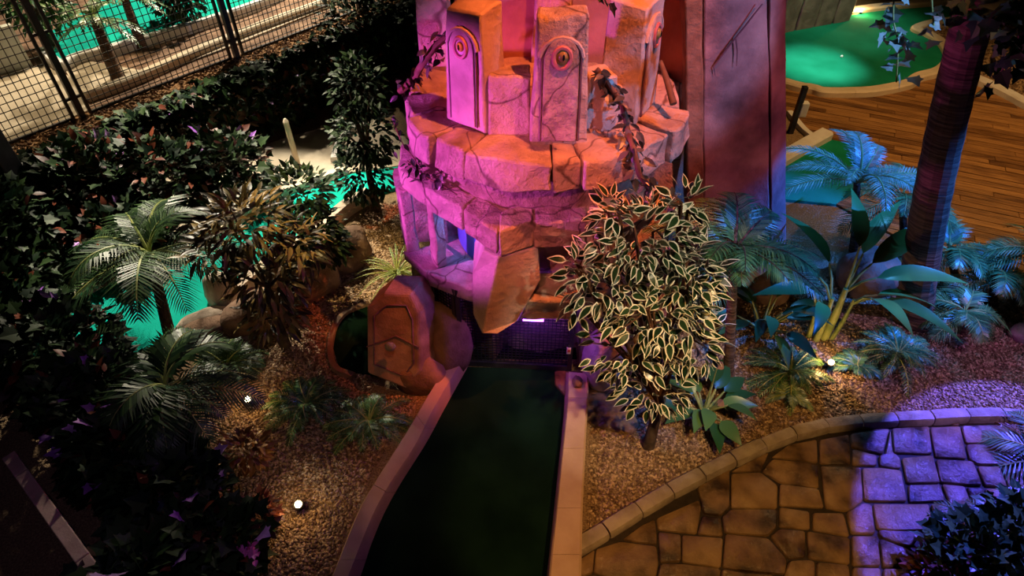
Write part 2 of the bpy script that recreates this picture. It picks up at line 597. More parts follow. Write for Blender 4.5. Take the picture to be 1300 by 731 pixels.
stones = tr(740, 540, 3.827,
    [(62, 600), (180, 560), (360, 585), (370, 668), (360, 725), (340, 790), (50, 718), (55, 660)],
    [(190, 555), (300, 470), (350, 445), (360, 510), (360, 583)], [(352, 445), (550, 300), (578, 400), (555, 528), (365, 508)],
    [(553, 300), (712, 210), (715, 400), (672, 440), (585, 430)], [(580, 435), (670, 445), (683, 540), (555, 528)],
    [(365, 512), (478, 528), (478, 662), (372, 668)], [(480, 530), (683, 545), (672, 693), (480, 664)],
    [(372, 672), (480, 668), (672, 697), (665, 790), (350, 790)], [(676, 690), (690, 525), (900, 543), (995, 650), (985, 725), (930, 722), (800, 712)],
    [(672, 445), (715, 405), (945, 408), (945, 495), (900, 540), (688, 522)], [(718, 232), (865, 225), (948, 290), (945, 405), (718, 400)],
    [(720, 226), (800, 175), (905, 130), (868, 222)], [(-15, 620), (60, 590), (50, 720), (-10, 735)], [(-10, 738), (50, 722), (345, 795), (345, 900), (-10, 900)],
    [(672, 697), (800, 715), (930, 725), (930, 800), (665, 795)])
stones += tr(950, 530, 3.827,
    [(112, 193), (190, 130), (335, 105), (340, 222), (290, 212)], [(62, 260), (112, 200), (290, 215), (343, 228), (345, 343), (155, 318)],
    [(150, 322), (345, 346), (370, 440), (150, 428)], [(345, 105), (490, 80), (500, 228), (348, 225)], [(350, 232), (548, 240), (560, 405), (510, 445), (470, 458), (375, 440)],
    [(492, 80), (630, 55), (688, 55), (655, 180), (500, 145)], [(503, 150), (628, 184), (625, 235), (505, 230)], [(553, 243), (640, 240), (745, 255), (775, 408), (590, 408), (562, 400)],
    [(632, 185), (660, 180), (690, 60), (702, 165), (740, 195), (743, 250), (640, 238)], [(698, 50), (880, 42), (895, 178), (708, 172)], [(745, 195), (898, 182), (935, 318), (770, 320)],
    [(775, 325), (935, 322), (962, 405), (780, 412)], [(603, 418), (880, 420), (900, 545), (700, 552), (625, 540)],
    [(150, 432), (300, 455), (302, 545), (148, 532)], [(312, 460), (465, 462), (495, 580), (312, 548)], [(475, 460), (560, 412), (600, 420), (618, 568), (500, 565)],
    [(105, 575), (150, 537), (278, 548), (280, 680), (195, 690)], [(283, 550), (495, 585), (495, 715), (290, 685)], [(500, 572), (630, 575), (645, 725), (505, 720)],
    [(195, 695), (285, 688), (325, 697), (325, 780), (170, 780)], [(330, 700), (490, 715), (500, 790), (330, 790)], [(636, 585), (720, 615), (790, 640), (790, 728), (655, 728)],
    [(628, 545), (850, 556), (800, 630), (725, 612), (640, 580)], [(505, 725), (645, 730), (650, 830), (500, 830)], [(655, 732), (780, 732), (790, 830), (660, 830)])
stones += tr(1090, 530, 4.748,
    [(430, 55), (612, 50), (655, 250), (462, 240)], [(618, 48), (900, 45), (920, 150), (645, 155)], [(645, 160), (920, 155), (990, 285), (715, 282), (665, 252)],
    [(465, 250), (690, 262), (750, 410), (645, 408), (490, 390)], [(500, 398), (640, 412), (700, 560), (560, 560), (530, 470)], [(715, 290), (850, 295), (900, 420), (760, 412)],
    [(760, 425), (905, 430), (960, 560), (800, 570)], [(860, 292), (1000, 290), (1100, 560), (965, 560), (905, 420)], [(650, 415), (750, 425), (795, 560), (710, 565)],
    [(435, 520), (525, 515), (560, 600), (470, 640)])
tops_ = [sum(q, Vector((0, 0))) / len(q) for q in stones]
seeds = list(tops_)
nt_ = len(seeds)
for i in range(15):
    for j in range(8):
        q = Vector((.5 + i * .36 + rnd.uniform(-.08, .08), .85 + j * .34 + rnd.uniform(-.08, .08)))
        if all((q - s).length > .27 for s in seeds) and not any(inside(st, q.x, q.y) for st in stones):
            seeds.append(q)
for i, s in enumerate(seeds):
    if i < nt_:
        poly = ccw([p.copy() for p in stones[i]])
        poly = [p + (s - p).normalized() * .0035 for p in poly]
    else:
        poly = [s + Vector(d) for d in ((-.5, -.5), (.5, -.5), (.5, .5), (-.5, .5))]
        for j, t in enumerate(seeds):
            if j != i and (t - s).length < 1.3:
                d = t - s
                poly = clip_half(poly, (s + t) / 2 - d.normalized() * .012, d)
                if len(poly) < 3: break
        if len(poly) < 3: continue
    for a, b in zip(kerb_s[:-1], kerb_s[1:]):
        m = (a + b).to_2d() / 2
        if (m - s).length < .75:
            t = (b - a).to_2d()
            nrm = Vector((-t.y, t.x)).normalized()
            poly = clip_half(poly, m - nrm * .06, nrm)
            if len(poly) < 3: break
    if len(poly) < 3: continue
    c = sum(poly, Vector((0, 0))) / len(poly)
    if (max(p.x for p in poly) - min(p.x for p in poly)) < .05: continue
    out = []
    for k in range(len(poly)):
        a, b, d = poly[k - 1], poly[k], poly[(k + 1) % len(poly)]
        r1, r2 = min(.012, (a - b).length * .3), min(.012, (d - b).length * .3)
        out += [b + (a - b).normalized() * r1, b + (d - b).normalized() * r2]
    b_ = MB(); b_.prism(ccw(out), -.01, .026 + rnd.uniform(-.003, .004), inset=.009, dz=.010)
    b_.build('flagstone', 'flagstone', pave, smooth=50)

# ------------------------------------------------------------------ kerb stones round the gravel
trim1 = structure(part_empty('trim_1', None))
ks = resample(kerb_s, .30)
prof = [(-.06, -.02), (-.062, .05), (-.045, .082), (0, .092), (.045, .082), (.062, .05), (.06, -.02)]
for i in range(len(ks) - 1):
    mb = MB()
    t = ks[i + 1] - ks[i]
    n = Vector((-t.y, t.x, 0)).normalized()
    q = []
    g = t.normalized() * .005
    jz = rnd.uniform(-.006, .006); jw = rnd.uniform(.94, 1.06)
    for f_, sc in ((0, .93), (.06, 1), (.5, 1.02), (.94, 1), (1, .93)):
        p = (ks[i] + g).lerp(ks[i + 1] - g, f_)
        q.append([p + n * (x * jw * sc) + Vector((0, 0, (z + jz) * sc)) for x, z in prof])
    k = len(prof)
    fs = [(a * k + b, a * k + b + 1, (a + 1) * k + b + 1, (a + 1) * k + b) for a in range(4) for b in range(k - 1)]
    fs += [tuple(range(k)), tuple(range(4 * k + k - 1, 4 * k - 1, -1))]
    mb.add([p for r in q for p in r], fs)
    mb.build('kerb_stone', 'path_kerb', trim1, smooth=45, fix=True)


def rail(name, parent, outer, ridge, inner, h, m, cuts):
    """kerb of a lane: flat top between outer and ridge, sloping face down to inner"""
    n = len(outer)
    for a, b in cuts:
        mb = MB()
        rows = []
        for i in range(a, b + 1):
            o, r, q = outer[i], ridge[i], inner[i]
            e = .004
            rows.append([Vector((o.x, o.y, -.01)), Vector((o.x, o.y, h - .015)), o.lerp(r, .08) + Vector((0, 0, 0)), r.lerp(o, .06), r + Vector((0, 0, -.014)), Vector((q.x, q.y, -.01))])
        if a > 0:
            d = (ridge[a + 1] - ridge[a]).normalized() * .003
            rows[0] = [p + d for p in rows[0]]
        k = 6
        vs_ = [p for r in rows for p in r]
        fs = []
        for i in range(len(rows) - 1):
            for j in range(k):
                j2 = (j + 1) % k
                fs.append((i * k + j, i * k + j2, (i + 1) * k + j2, (i + 1) * k + j))
        fs += [tuple(range(k)), tuple(range(len(rows) * k - 1, (len(rows) - 1) * k - 1, -1))]
        mb.add(vs_, fs)
        mb.build(name, m, parent, smooth=35, fix=True)


# ------------------------------------------------------------------ the putting lane under the temple
H = .15
lo = catmull([G(x, y, H) for x, y in [(404, 775), (421, 731), (437, 690), (456, 645), (478, 607), (516, 547), (540, 506), (569, 459)]], 6)
lr = catmull([G(x, y, H) for x, y in [(424, 775), (443, 731), (459, 690), (475, 652), (494, 617), (529, 563), (551, 519), (587, 458)]], 6)
li = catmull([G(x, y, 0) for x, y in [(437, 775), (458, 731), (472, 690), (488, 652), (507, 617), (541, 563), (563, 522), (594, 466)]], 6)
ro = catmull([G(x, y, H) for x, y in [(736, 775), (738, 731), (739, 690), (740, 645), (743, 577), (745, 540), (747, 505), (747, 474)]], 6)
rr = catmull([G(x, y, H) for x, y in [(694, 775), (697, 731), (701, 690), (706, 645), (713, 577), (717, 540), (720, 505), (721, 472)]], 6)
ri = catmull([G(x, y, 0) for x, y in [(690, 790), (693, 745), (697, 704), (702, 658), (709, 590), (713, 552), (716, 516), (718, 470)]], 6)
lane = [p.to_2d() for p in li] + [p.to_2d() for p in ri[::-1]]
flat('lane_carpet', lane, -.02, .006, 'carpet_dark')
trim2 = structure(part_empty('trim_2', None))
rail('kerb_section', trim2, lo, lr, li, H, 'kerb_paint', [(0, 9), (9, 23), (23, 33), (33, 42)])
trim3 = structure(part_empty('trim_3', None))
rail('kerb_section', trim3, ro, rr, ri, H, 'kerb_paint', [(0, 10), (10, 18), (18, 25), (25, 36), (36, 42)])

# ------------------------------------------------------------------ other lanes
def swept(name, parent, pts, wd, h, m, step=1.0, z=0.0):
    pts = [Vector((p[0], p[1], z)) for p in pts]
    n = len(pts)
    nor = []
    for i in range(n):
        t = pts[min(i + 1, n - 1)] - pts[max(i - 1, 0)]
        nor.append(Vector((-t.y, t.x, 0)).normalized())
    pr = [(-.5, -.02), (-.5, h * .8), (-.38, h), (.38, h), (.5, h * .8), (.5, -.02)]
    acc, a, cuts = 0, 0, []
    for i in range(1, n):
        acc += (pts[i] - pts[i - 1]).length
        if acc > step or i == n - 1:
            cuts.append((a, i)); a = i; acc = 0
    for a, b in cuts:
        rows = [[pts[i] + nor[i] * (x * wd) + Vector((0, 0, q)) for x, q in pr] for i in range(a, b + 1)]
        d = (pts[a + 1] - pts[a]).normalized() * .003
        rows[0] = [p + d for p in rows[0]]
        k = 6
        fs = [(i * k + j, i * k + (j + 1) % k, (i + 1) * k + (j + 1) % k, (i + 1) * k + j) for i in range(len(rows) - 1) for j in range(k)]
        fs += [tuple(range(k)), tuple(range(len(rows) * k - 1, (len(rows) - 1) * k - 1, -1))]
        mb = MB(); mb.add([p for r in rows for p in r], fs)
        mb.build(name, m, parent, smooth=35, fix=True)


# wooden deck
deck = structure(part_empty('deck', None))
dpoly = [Vector(p) for p in ((2.9, 9.5), (2.9, 7.6), (4.3, 5.7), (5.6, 4.5), (8.6, 4.5), (9.6, 7.0), (8.2, 8.6), (6.8, 9.75), (5.0, 9.9))]
dpoly = ccw(dpoly)
flat('deck_joists', dpoly, -.03, .004, 'mortar', None).parent = deck
ang = math.radians(-24)
ax, ay = Vector((math.cos(ang), math.sin(ang))), Vector((-math.sin(ang), math.cos(ang)))
rows = 58
for r in range(rows):
    v0 = 5.4 + r * .118
    u = -2.5 + rnd.uniform(0, 1.2)
    while u < 8.5:
        ln = rnd.uniform(1.3, 2.4)
        q = [ax * a + ay * b for a, b in ((u + .004, v0 + .004), (u + ln, v0 + .004), (u + ln, v0 + .113), (u + .004, v0 + .113))]
        for i in range(len(dpoly)):
            a, b = dpoly[i], dpoly[(i + 1) % len(dpoly)]
            t = b - a
            q = clip_half(q, a, Vector((t.y, -t.x)))
            if len(q) < 3: break
        if len(q) >= 3:
            # mesh in the plank's own axes so that the grain runs along it
            c = sum(q, Vector((0, 0))) / len(q)
            loc = ccw([Vector(((p - c).dot(ax), (p - c).dot(ay))) for p in q])
            if max(p.x for p in loc) - min(p.x for p in loc) > .12:
                mb = MB(); mb.prism(loc, 0, .026 + rnd.uniform(-.002, .003), inset=.006, dz=.004)
                me = mb.mesh('plank', 'plank')
                link('plank', me, deck, Matrix.Translation((c.x, c.y, .002)) @ Matrix.Rotation(ang, 4, 'Z'))
        u += ln

# green at the far right, with its cream kerb
gk = [(985, 108), (1012, 116), (1030, 119), (1045, 123), (1080, 123), (1110, 121), (1148, 113), (1162, 104), (1186, 97), (1199, 86), (1201, 74), (1192, 60), (1176, 50), (1160, 43), (1178, 36), (1205, 32), (1240, 30), (1275, 31)]
gks = catmull([G(x, y) for x, y in gk], 6)
green_poly = [p.to_2d() for p in gks] + [G(1275, 6).to_2d(), G(1225, 9).to_2d(), G(1150, 15).to_2d(), G(1075, 20).to_2d(), G(1000, 30).to_2d(), G(975, 50).to_2d()]
flat('green_carpet', green_poly, -.02, .06, 'carpet_green')
trim4 = structure(part_empty('trim_4', None))
swept('kerb_section', trim4, gks, .17, .13, 'kerb_cream', 1.1)
fk = catmull([G(x, y) for x, y in [(1060, 24), (1100, 17), (1150, 12), (1225, 5), (1290, 2)]], 6)
trim5 = structure(part_empty('trim_5', None))
swept('kerb_section', trim5, fk, .2, .14, 'kerb_cream', 1.3)
# golf ball resting in the pool of light
mb = MB(); b0 = G(1068, 73, .06)
mb.ico((b0.x, b0.y, .082), (.022, .022, .022), 2, 0)
tag(mb.build('golf_ball', 'kerb_white', smooth=180), 'white golf ball in the pool of light on the far green', 'golf ball')
# gravel bed beside it and its white stone edging
bed = P2((1172, 44), (1205, 36), (1310, 33), (1340, 150), (1300, 138), (1262, 120), (1225, 104), (1212, 90), (1210, 72), (1196, 55))
flat('gravel_bed', bed, -.02, .03, 'gravel')
chips('gravel', 'pale gravel in the bed behind the leaning palm trunk beside the green', bed, 5000, 5, .012, .026, z=.03)
trim6 = structure(part_empty('trim_6', None))
swept('kerb_stone', trim6, catmull([G(x, y) for x, y in [(1212, 96), (1240, 108), (1270, 122), (1305, 141), (1350, 165)]], 4), .16, .13, 'kerb_white', .28)

# lane behind the stone slab
flat('lane_carpet', P2((985, 255), (992, 205), (1046, 178), (1082, 186), (1094, 240), (1060, 262)), -.02, .035, 'carpet_green')
trim7 = structure(part_empty('trim_7', None))
swept('kerb_section', trim7, [G(*q) for q in [(985, 212), (1000, 203), (1022, 190), (1046, 177)]], .2, .15, 'kerb_white', 2)
swept('kerb_section', trim7, catmull([G(*q) for q in [(1000, 148), (1008, 158), (1018, 170), (1030, 180)]], 4), .1, .1, 'kerb_white', 2)
flat('gravel_bed', P2((985, 140), (1002, 150), (1012, 164), (1024, 180), (990, 200)), -.02, .04, 'gravel')
# dark post by the slab
t = thing('marker_post', G(1002, 172), 'dark upright post with a white sleeve beside the tall stone slab', 'post')
mb = MB(); a = G(1002, 172)
mb.box((a.x, a.y, .36), (.07, .07, .72)); mb.build('post', 'black_metal', t, bevel=.008)
mb = MB(); mb.box((a.x + .07, a.y, .40), (.10, .1, .20)); mb.build('sleeve', 'kerb_white', t, bevel=.01)

# turquoise lane on the left
tl = [(20, 470), (55, 420), (120, 374), (200, 337), (262, 316), (305, 288), (350, 258), (400, 240), (440, 226), (510, 215), (510, 240), (470, 252),
      (440, 268), (400, 300), (345, 340), (305, 372), (290, 394), (240, 416), (190, 447), (120, 490), (40, 520)]
flat('lane_carpet', P2(*tl), -.02, .05, 'carpet_teal')
flat('sand_path', P2((-120, 480), (-120, 300), (60, 250), (250, 215), (370, 175), (470, 150), (520, 180), (510, 212), (440, 222), (400, 236), (345, 254), (300, 284), (258, 311), (195, 331), (115, 369), (50, 416), (10, 465)), -.02, .03, 'pale_concrete')
trim8 = structure(part_empty('trim_8', None))
swept('kerb_section', trim8, catmull([G(*q) for q in [(-30, 500), (18, 466), (55, 417), (120, 371), (200, 334), (262, 313), (305, 285), (350, 255), (400, 237), (440, 223)]], 5), .13, .13, 'kerb_cream', 1.0)
trim9 = structure(part_empty('trim_9', None))
swept('kerb_section', trim9, catmull([G(*q) for q in [(470, 254), (442, 270), (404, 302), (348, 342), (309, 374), (292, 397)]], 5), .15, .16, 'rock_pale', .8)
swept('kerb_section', trim9, catmull([G(*q) for q in [(425, 208), (428, 196), (434, 182), (446, 170), (462, 163)]], 5), .09, .1, 'kerb_white', 2)
# small dark green beside the rocks
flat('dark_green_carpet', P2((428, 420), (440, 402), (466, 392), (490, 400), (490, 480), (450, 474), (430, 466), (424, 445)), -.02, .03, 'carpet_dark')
trim10 = structure(part_empty('trim_10', None))
swept('kerb_section', trim10, catmull([G(*q) for q in [(470, 388), (440, 400), (425, 420), (420, 446), (427, 470), (450, 480)]], 5), .06, .06, 'rock_warm', 3)


def rock(name, px, size, label, m, seed, rz=0.0, z=0.0, amp=.2, sub=3, group=None):
    g = G(*px)
    mb = MB()
    mb.ico((g.x, g.y, size[2] * .55 + z), size, sub, amp, 1.6, seed, Matrix.Rotation(rz, 3, 'Z'), flatz=-.01)
    o = mb.build(name, m, smooth=50)
    return tag(o, label, 'rock', group)


rock('boulder', (262, 412), (.30, .11, .11), 'pale rounded boulder at the end of the turquoise lane', 'rock_pale', 3.1, .55)
rock('boulder', (255, 425), (.30, .14, .10), 'dark brown boulder tucked under the pale rounded one', 'rock_warm', 9.4, .5)
rock('boulder', (288, 384), (.16, .13, .26), 'upright pale rock beside the croton shrub at the lane edge', 'rock_pale', 4.4, .3)
rock('boulder', (330, 408), (.34, .22, .22), 'brown rounded boulder behind the croton stem', 'rock_warm', 5.2, .6)
rock('boulder', (392, 368), (.36, .24, .34), 'large brown domed boulder between the two dark shrub stems', 'rock_warm', 6.8, .7)
rock('boulder', (440, 334), (.30, .22, .30), 'smooth brown boulder nearest the grass tuft by the temple', 'rock_warm', 7.7, .7)
rock('boulder', (1295, 428), (.12, .10, .10), 'small grey stone at the gravel edge below the palms', 'rock_grey', 8.1)
rock('boulder', (1095, 362), (.30, .26, .30), 'brown mossy rock behind the banana stems', 'rock_warm', 8.6, .3)
rock('boulder', (975, 372), (.26, .22, .24), 'brown rock in the shade between slab and cycad', 'rock_warm', 2.6, .3)

# ------------------------------------------------------------------ raised terrace with mulch, fence and vines
FD = Vector((3.11, 3.99, 0)).normalized()
FN = Vector((FD.y, -FD.x, 0))
FA = Vector((-5.52, 6.43, 0))
ZT = .8
t0, t1 = FA - FD * 1.6 + FN * .55, FA + FD * 7.2 + FN * .55
tp = [t0.to_2d(), t1.to_2d(), (t1 - FN * 9).to_2d(), (t0 - FN * 9).to_2d()]
flat('terrace', tp, -.02, ZT - .02, 'rock_warm')
mulch_p = ccw([(t0 - FN * .02).to_2d(), (t1 - FN * .02).to_2d(), (t1 - FN * .62).to_2d(), (t0 - FN * .62).to_2d()])
flat('mulch_bed', mulch_p, ZT - .06, ZT, 'mulch')
chips('mulch', 'orange brown bark mulch along the foot of the wire fence', mulch_p, 9000, 8, .012, .03, 'mulch', ZT)
flat('upper_lane_carpet', P2((78, 82), (95, 70), (190, 50), (330, 5), (400, -30), (380, -75), (240, -40), (140, -5), (60, 45), (62, 75), z=ZT), ZT - .06, ZT + .02, 'carpet_teal')
flat('upper_floor', P2((-60, 240), (-160, 120), (-60, 88), (60, 84), (90, 98), (112, 140), (40, 172), z=ZT), ZT - .06, ZT + .005, 'pale_concrete')
flat('upper_path', P2((95, 108), (70, 70), (180, 90), (330, 38), (440, -10), (430, -40), (450, -40), (440, 0), (290, 60), (110, 126), z=ZT), ZT - .06, ZT + .008, 'pale_concrete')
trim11 = structure(part_empty('trim_11', None))
swept('kerb_section', trim11, catmull([G(x, y, ZT) for x, y in [(58, 70), (80, 88), (105, 78), (190, 55), (325, 12), (410, -30)]], 5), .14, .12, 'kerb_white', 1.0, ZT)
swept('kerb_section', trim11, catmull([G(x, y, ZT) for x, y in [(110, 126), (170, 105), (255, 68), (330, 38), (430, 0), (500, -35)]], 5), .13, .10, 'kerb_cream', 1.0, ZT)
mb = MB()
a, b = G(-60, 112, ZT), G(42, 84, ZT)
d = (b - a)
mb.grid((4, 1, 4), lambda u, v, q: a + d * u + Vector((-d.y, d.x, 0)).normalized() * .1 * v + Vector((0, 0, .55 * q)), 0)
structure(mb.build('wall_back', 'white_panel'))

# fence : posts and panels of welded wire
fence = thing('wire_fence', FA + Vector((0, 0, ZT)), 'tall black wire mesh fence with steel posts along the mulch bed', 'fence')
FH = 2.0
for px_, py_ in [(107, 150), (304, 75), (459, 15)]:
    s = (G(px_, py_, ZT) - FA).to_3d(); s.z = 0
    q = FA + FD * s.dot(FD)
    mb = MB(); mb.box((q.x, q.y, ZT + FH / 2 - .02), (.07, .07, FH + .04), math.atan2(FD.y, FD.x))
    p = mb.build('post', 'black_metal', fence, bevel=.006)
    mb = MB()
    for zz in (.25, 1.0, 1.7):
        mb.box((q.x, q.y, ZT + zz), (.20, .03, .03), math.atan2(FD.y, FD.x))
    mb.build('bracket', 'black_metal', p)
S = [-.9] + [(G(x, y, ZT) - FA).dot(FD) for x, y in [(107, 150), (304, 75), (459, 15)]] + [6.6]
for i in range(len(S) - 1):
    a, b = S[i] + .10, S[i + 1] - .10
    mb = MB()
    for e in (a, b):
        q = FA + FD * e
        mb.box((q.x, q.y, ZT + FH / 2), (.035, .035, FH - .04), math.atan2(FD.y, FD.x))
    mid = FA + FD * ((a + b) / 2)
    for zz in (.03, FH - .02):
        mb.box((mid.x, mid.y, ZT + zz), (b - a, .03, .03), math.atan2(FD.y, FD.x))
    pf = mb.build('panel_frame', 'black_metal', fence)
    mb = MB()
    n = int((b - a) / .075)
    for k in range(1, n):
        q = FA + FD * (a + (b - a) * k / n)
        mb.box((q.x, q.y, ZT + FH / 2), (.008, .008, FH - .06), math.atan2(FD.y, FD.x))
    n = int(FH / .085)
    for k in range(1, n):
        mb.box((mid.x, mid.y, ZT + FH * k / n), (b - a, .008, .008), math.atan2(FD.y, FD.x))
    mb.build('wire_mesh', 'wire', pf, kind='stuff')

# dark column at the far left
q = G(14, 272)
mb = MB(); q2 = Vector((-5.05, 5.55, 0))
mb.box((q2.x - .12, q2.y, 1.5), (.26, .26, 3.0))
tag(mb.build('column', 'black_metal', bevel=.02), 'black square column standing among the dark vines', 'column')

# handrail at the lower left, with its balusters
hr = thing('handrail', G(60, 650), 'pinkish timber handrail with dark balusters beside the dark vine', 'railing')
a, b = G(10, 577, .55), G(150, 772, .55)
d = (b - a).normalized()
for f0, f1 in ((0, .14), (.145, .71), (.715, 1)):
    p0, p1 = a.lerp(b, f0), a.lerp(b, f1)
    m_ = (p0 + p1) / 2
    mb = MB(); mb.box((m_.x, m_.y, .53), ((p1 - p0).length, .085, .045), math.atan2(d.y, d.x))
    mb.build('rail', 'wood_rail', hr, bevel=.006)
for k in range(9):
    p = a.lerp(b, .05 + .9 * k / 8)
    mb = MB(); mb.box((p.x, p.y, .255), (.025, .025, .51), math.atan2(d.y, d.x))
    mb.build('baluster', 'black_metal', hr)

# ================================================================== THE TEMPLE
TC = Vector((.25, 4.57, 0))
temple = thing('temple', (TC.x, TC.y, 0), 'round stone temple ruin with eye pillars lit pink and orange over the lane', 'temple')


def arc(a0, a1, r0, r1, z0, z1, slope=0.0, cen=TC):
    """polar block, angles in degrees from straight towards the camera, positive to the right"""
    def fn(u, v, q):
        a = math.radians(a0 + (a1 - a0) * u)
        r = r0 + (r1 - r0) * v
        if v > .5: r += slope * (q - .5)
        return Vector((cen.x + math.sin(a) * r, cen.y - math.cos(a) * r, z0 + (z1 - z0) * q))
    return fn


def stone(name, n, fn, parent=temple, m='stone', amp=.018, nscale=7, seed=None, bevel=.014, smooth=32):
    mb = MB()
    mb.grid(n, fn, amp, nscale, seed if seed is not None else rnd.uniform(0, 50))
    return mb.build(name, m, parent, smooth=smooth, fix=True, bevel=bevel)


def hexa(c):
    """trilinear block: c[z][y][x] as 8 points: bottom front L,R, back L,R, top front L,R, back L,R"""
    c = [Vector(p) for p in c]

    def fn(u, v, q):
        b = c[0].lerp(c[1], u).lerp(c[2].lerp(c[3], u), v)
        t = c[4].lerp(c[5], u).lerp(c[6].lerp(c[7], u), v)
        return b.lerp(t, q)
    return fn


def ang_of(px, py, z):
    g = G(px, py, z) - TC
    return math.degrees(math.atan2(g.x, -g.y)), math.hypot(g.x, g.y)


# lower drum and recessed band
stone('drum_wall', (48, 1, 5), arc(-178, 178, .55, .88, 1.76, 2.13), amp=.025, m='stone_rough')
stone('drum_core', (40, 1, 4), arc(-178, 178, .45, .62, .0, 1.75), amp=.02, m='stone')
stone('ledge', (30, 2, 1), arc(-105, 60, .6, 1.0, 1.66, 1.80), amp=.012, m='stone')
stone('window_back', (12, 1, 3), arc(-80, -16, .70, .74, 1.0, 1.66), amp=0, m='window_blue_lit', bevel=0)
stone('window_back', (12, 1, 3), arc(-112, -81, .70, .74, 1.0, 1.66), amp=.01, m='stone_rough', bevel=0)
stone('window_back', (12, 1, 3), arc(-150, -74, .84, .90, 1.0, 1.66), amp=.01, m='stone_rough', bevel=0)
stone('window_back', (3, 4, 4), arc(-86, -80, .7, 1.22, .96, 1.66), amp=.01, m='stone_rough', bevel=0)
stone('window_floor', (16, 1, 1), arc(-112, -16, .60, .98, .90, .99), amp=.006, m='stone')
stone('base_wall', (16, 1, 5), arc(-118, -30, .66, .84, .0, .92), amp=.03, m='rock_warm')
# crown floor
stone('crown_floor', (24, 1, 1), arc(-179, 179, .05, .72, 2.12, 2.27), amp=.01, m='stone')
# top ring
ring = [(-112, -86, 1.04, 2.30, .17, 'stone'), (-85, -67, 1.06, 2.30, .20, 'stone'), (-66, -49.5, 1.09, 2.30, .22, 'stone'),
        (-48.5, -33, 1.06, 2.29, .22, 'stone_rough'), (-32.4, 0.5, 1.06, 2.295, .20, 'stone'), (1.2, 11.5, 1.02, 2.30, .235, 'stone'),
        (12.2, 30.5, 1.07, 2.30, .20, 'stone'), (31.3, 52, 1.06, 2.28, .21, 'stone'), (53, 74, 1.10, 2.30, .24, 'stone'), (75, 112, 1.02, 2.30, .2, 'stone')]
for a0, a1, r, z, h, m in ring:
    n = max(4, int((a1 - a0) / 3))
    stone('ring_stone', (n, 4, 4), arc(a0, a1, .66, r, z - h, z, -.03), m=m, amp=.028, nscale=5)

# lintel course (prow in the middle), unprojected at its own level
ZL = 1.8
Lp = [(505, 214), (538, 238), (587, 266), (632, 296), (677, 282), (747, 280), (785, 268), (822, 250)]
Lw = [G(x, y, ZL) for x, y in Lp]
Lh = [.17, .20, .20, .22, .24, .22, .2]
for i in range(len(Lw) - 1):
    a, b = Lw[i], Lw[i + 1]
    t = (b - a); e = t.normalized() * .006
    ia, ib = (TC - a), (TC - b); ia.z = ib.z = 0
    dep = .21
    if i in (3, 4, 5): ia, ib = Vector((.06, 1, 0)), Vector((.06, 1, 0))
    if i == 2: ib = Vector((.25, 1, 0))
    ia, ib = ia.normalized() * dep, ib.normalized() * dep
    h = Vector((0, 0, Lh[i])); up = Vector((0, 0, .02 if i < 3 else .035))
    a2, b2 = a + e, b - e
    stone('lintel_stone', (6, 3, 4), hexa([a2 - h, b2 - h, a2 - h + ia, b2 - h + ib, a2, b2, a2 + ia + up, b2 + ib + up]), m='stone_rough' if i in (2, 4) else 'stone', amp=.014)
# far-left return of the lintel
a = Lw[0]
stone('lintel_stone', (4, 3, 3), hexa([a + Vector((-.02, .36, -.17)), a + Vector((0, .01, -.17)), a + Vector((.3, .36, -.17)), a + Vector((.28, .08, -.17)), a + Vector((-.02, .36, 0)), a + Vector((0, .01, 0)), a + Vector((.3, .36, .04)), a + Vector((.28, .08, .04))]))

# sill course
ZS = 1.03
Sp = [(510, 318), (541, 346), (606, 370)]
Sw = [G(x, y, ZS) for x, y in Sp]
for i in range(2):
    a, b = Sw[i], Sw[i + 1]
    e = (b - a).normalized() * .006
    ia = (TC - a); ib = (TC - b); ia.z = ib.z = 0
    ia, ib = ia.normalized() * .34, ib.normalized() * .34
    h = Vector((0, 0, .10 if i == 0 else .15))
    stone('sill_stone', (6, 3, 3), hexa([a + e - h, b - e - h, a + e - h + ia, b - e - h + ib, a + e, b - e, a + e + ia, b - e + ib]), amp=.012)
# posts between sill and lintel
for (bx, by, wd, m) in [(512, 318, .10, 'stone'), (548, 340, .10, 'stone')]:
    b = G(bx, by, ZS - .005)
    ii = (TC - b); ii.z = 0; ii.normalize()
    t = Vector((-ii.y, ii.x, 0)) * -1
    b = b + ii * .03
    q = [b - t * wd / 2, b + t * wd / 2, b - t * wd / 2 + ii * .10, b + t * wd / 2 + ii * .10]
    up = Vector((0, 0, .62))
    stone('window_post', (2, 2, 5), hexa(q + [p + up for p in q]), amp=.012, m=m)
# left base pier below the sill
a = Sw[0]; b = Sw[1]
stone('base_pier', (4, 3, 6), hexa([Vector((-.86, 4.12, 0)), Vector((-.46, 3.80, 0)), Vector((-.55, 4.5, 0)), Vector((-.2, 4.2, 0)),
                                    a + Vector((.05, .02, -.09)), b + Vector((.10, .04, -.1)), a + Vector((.4, .3, -.09)), b + Vector((.45, .35, -.1))]), amp=.03, m='stone')

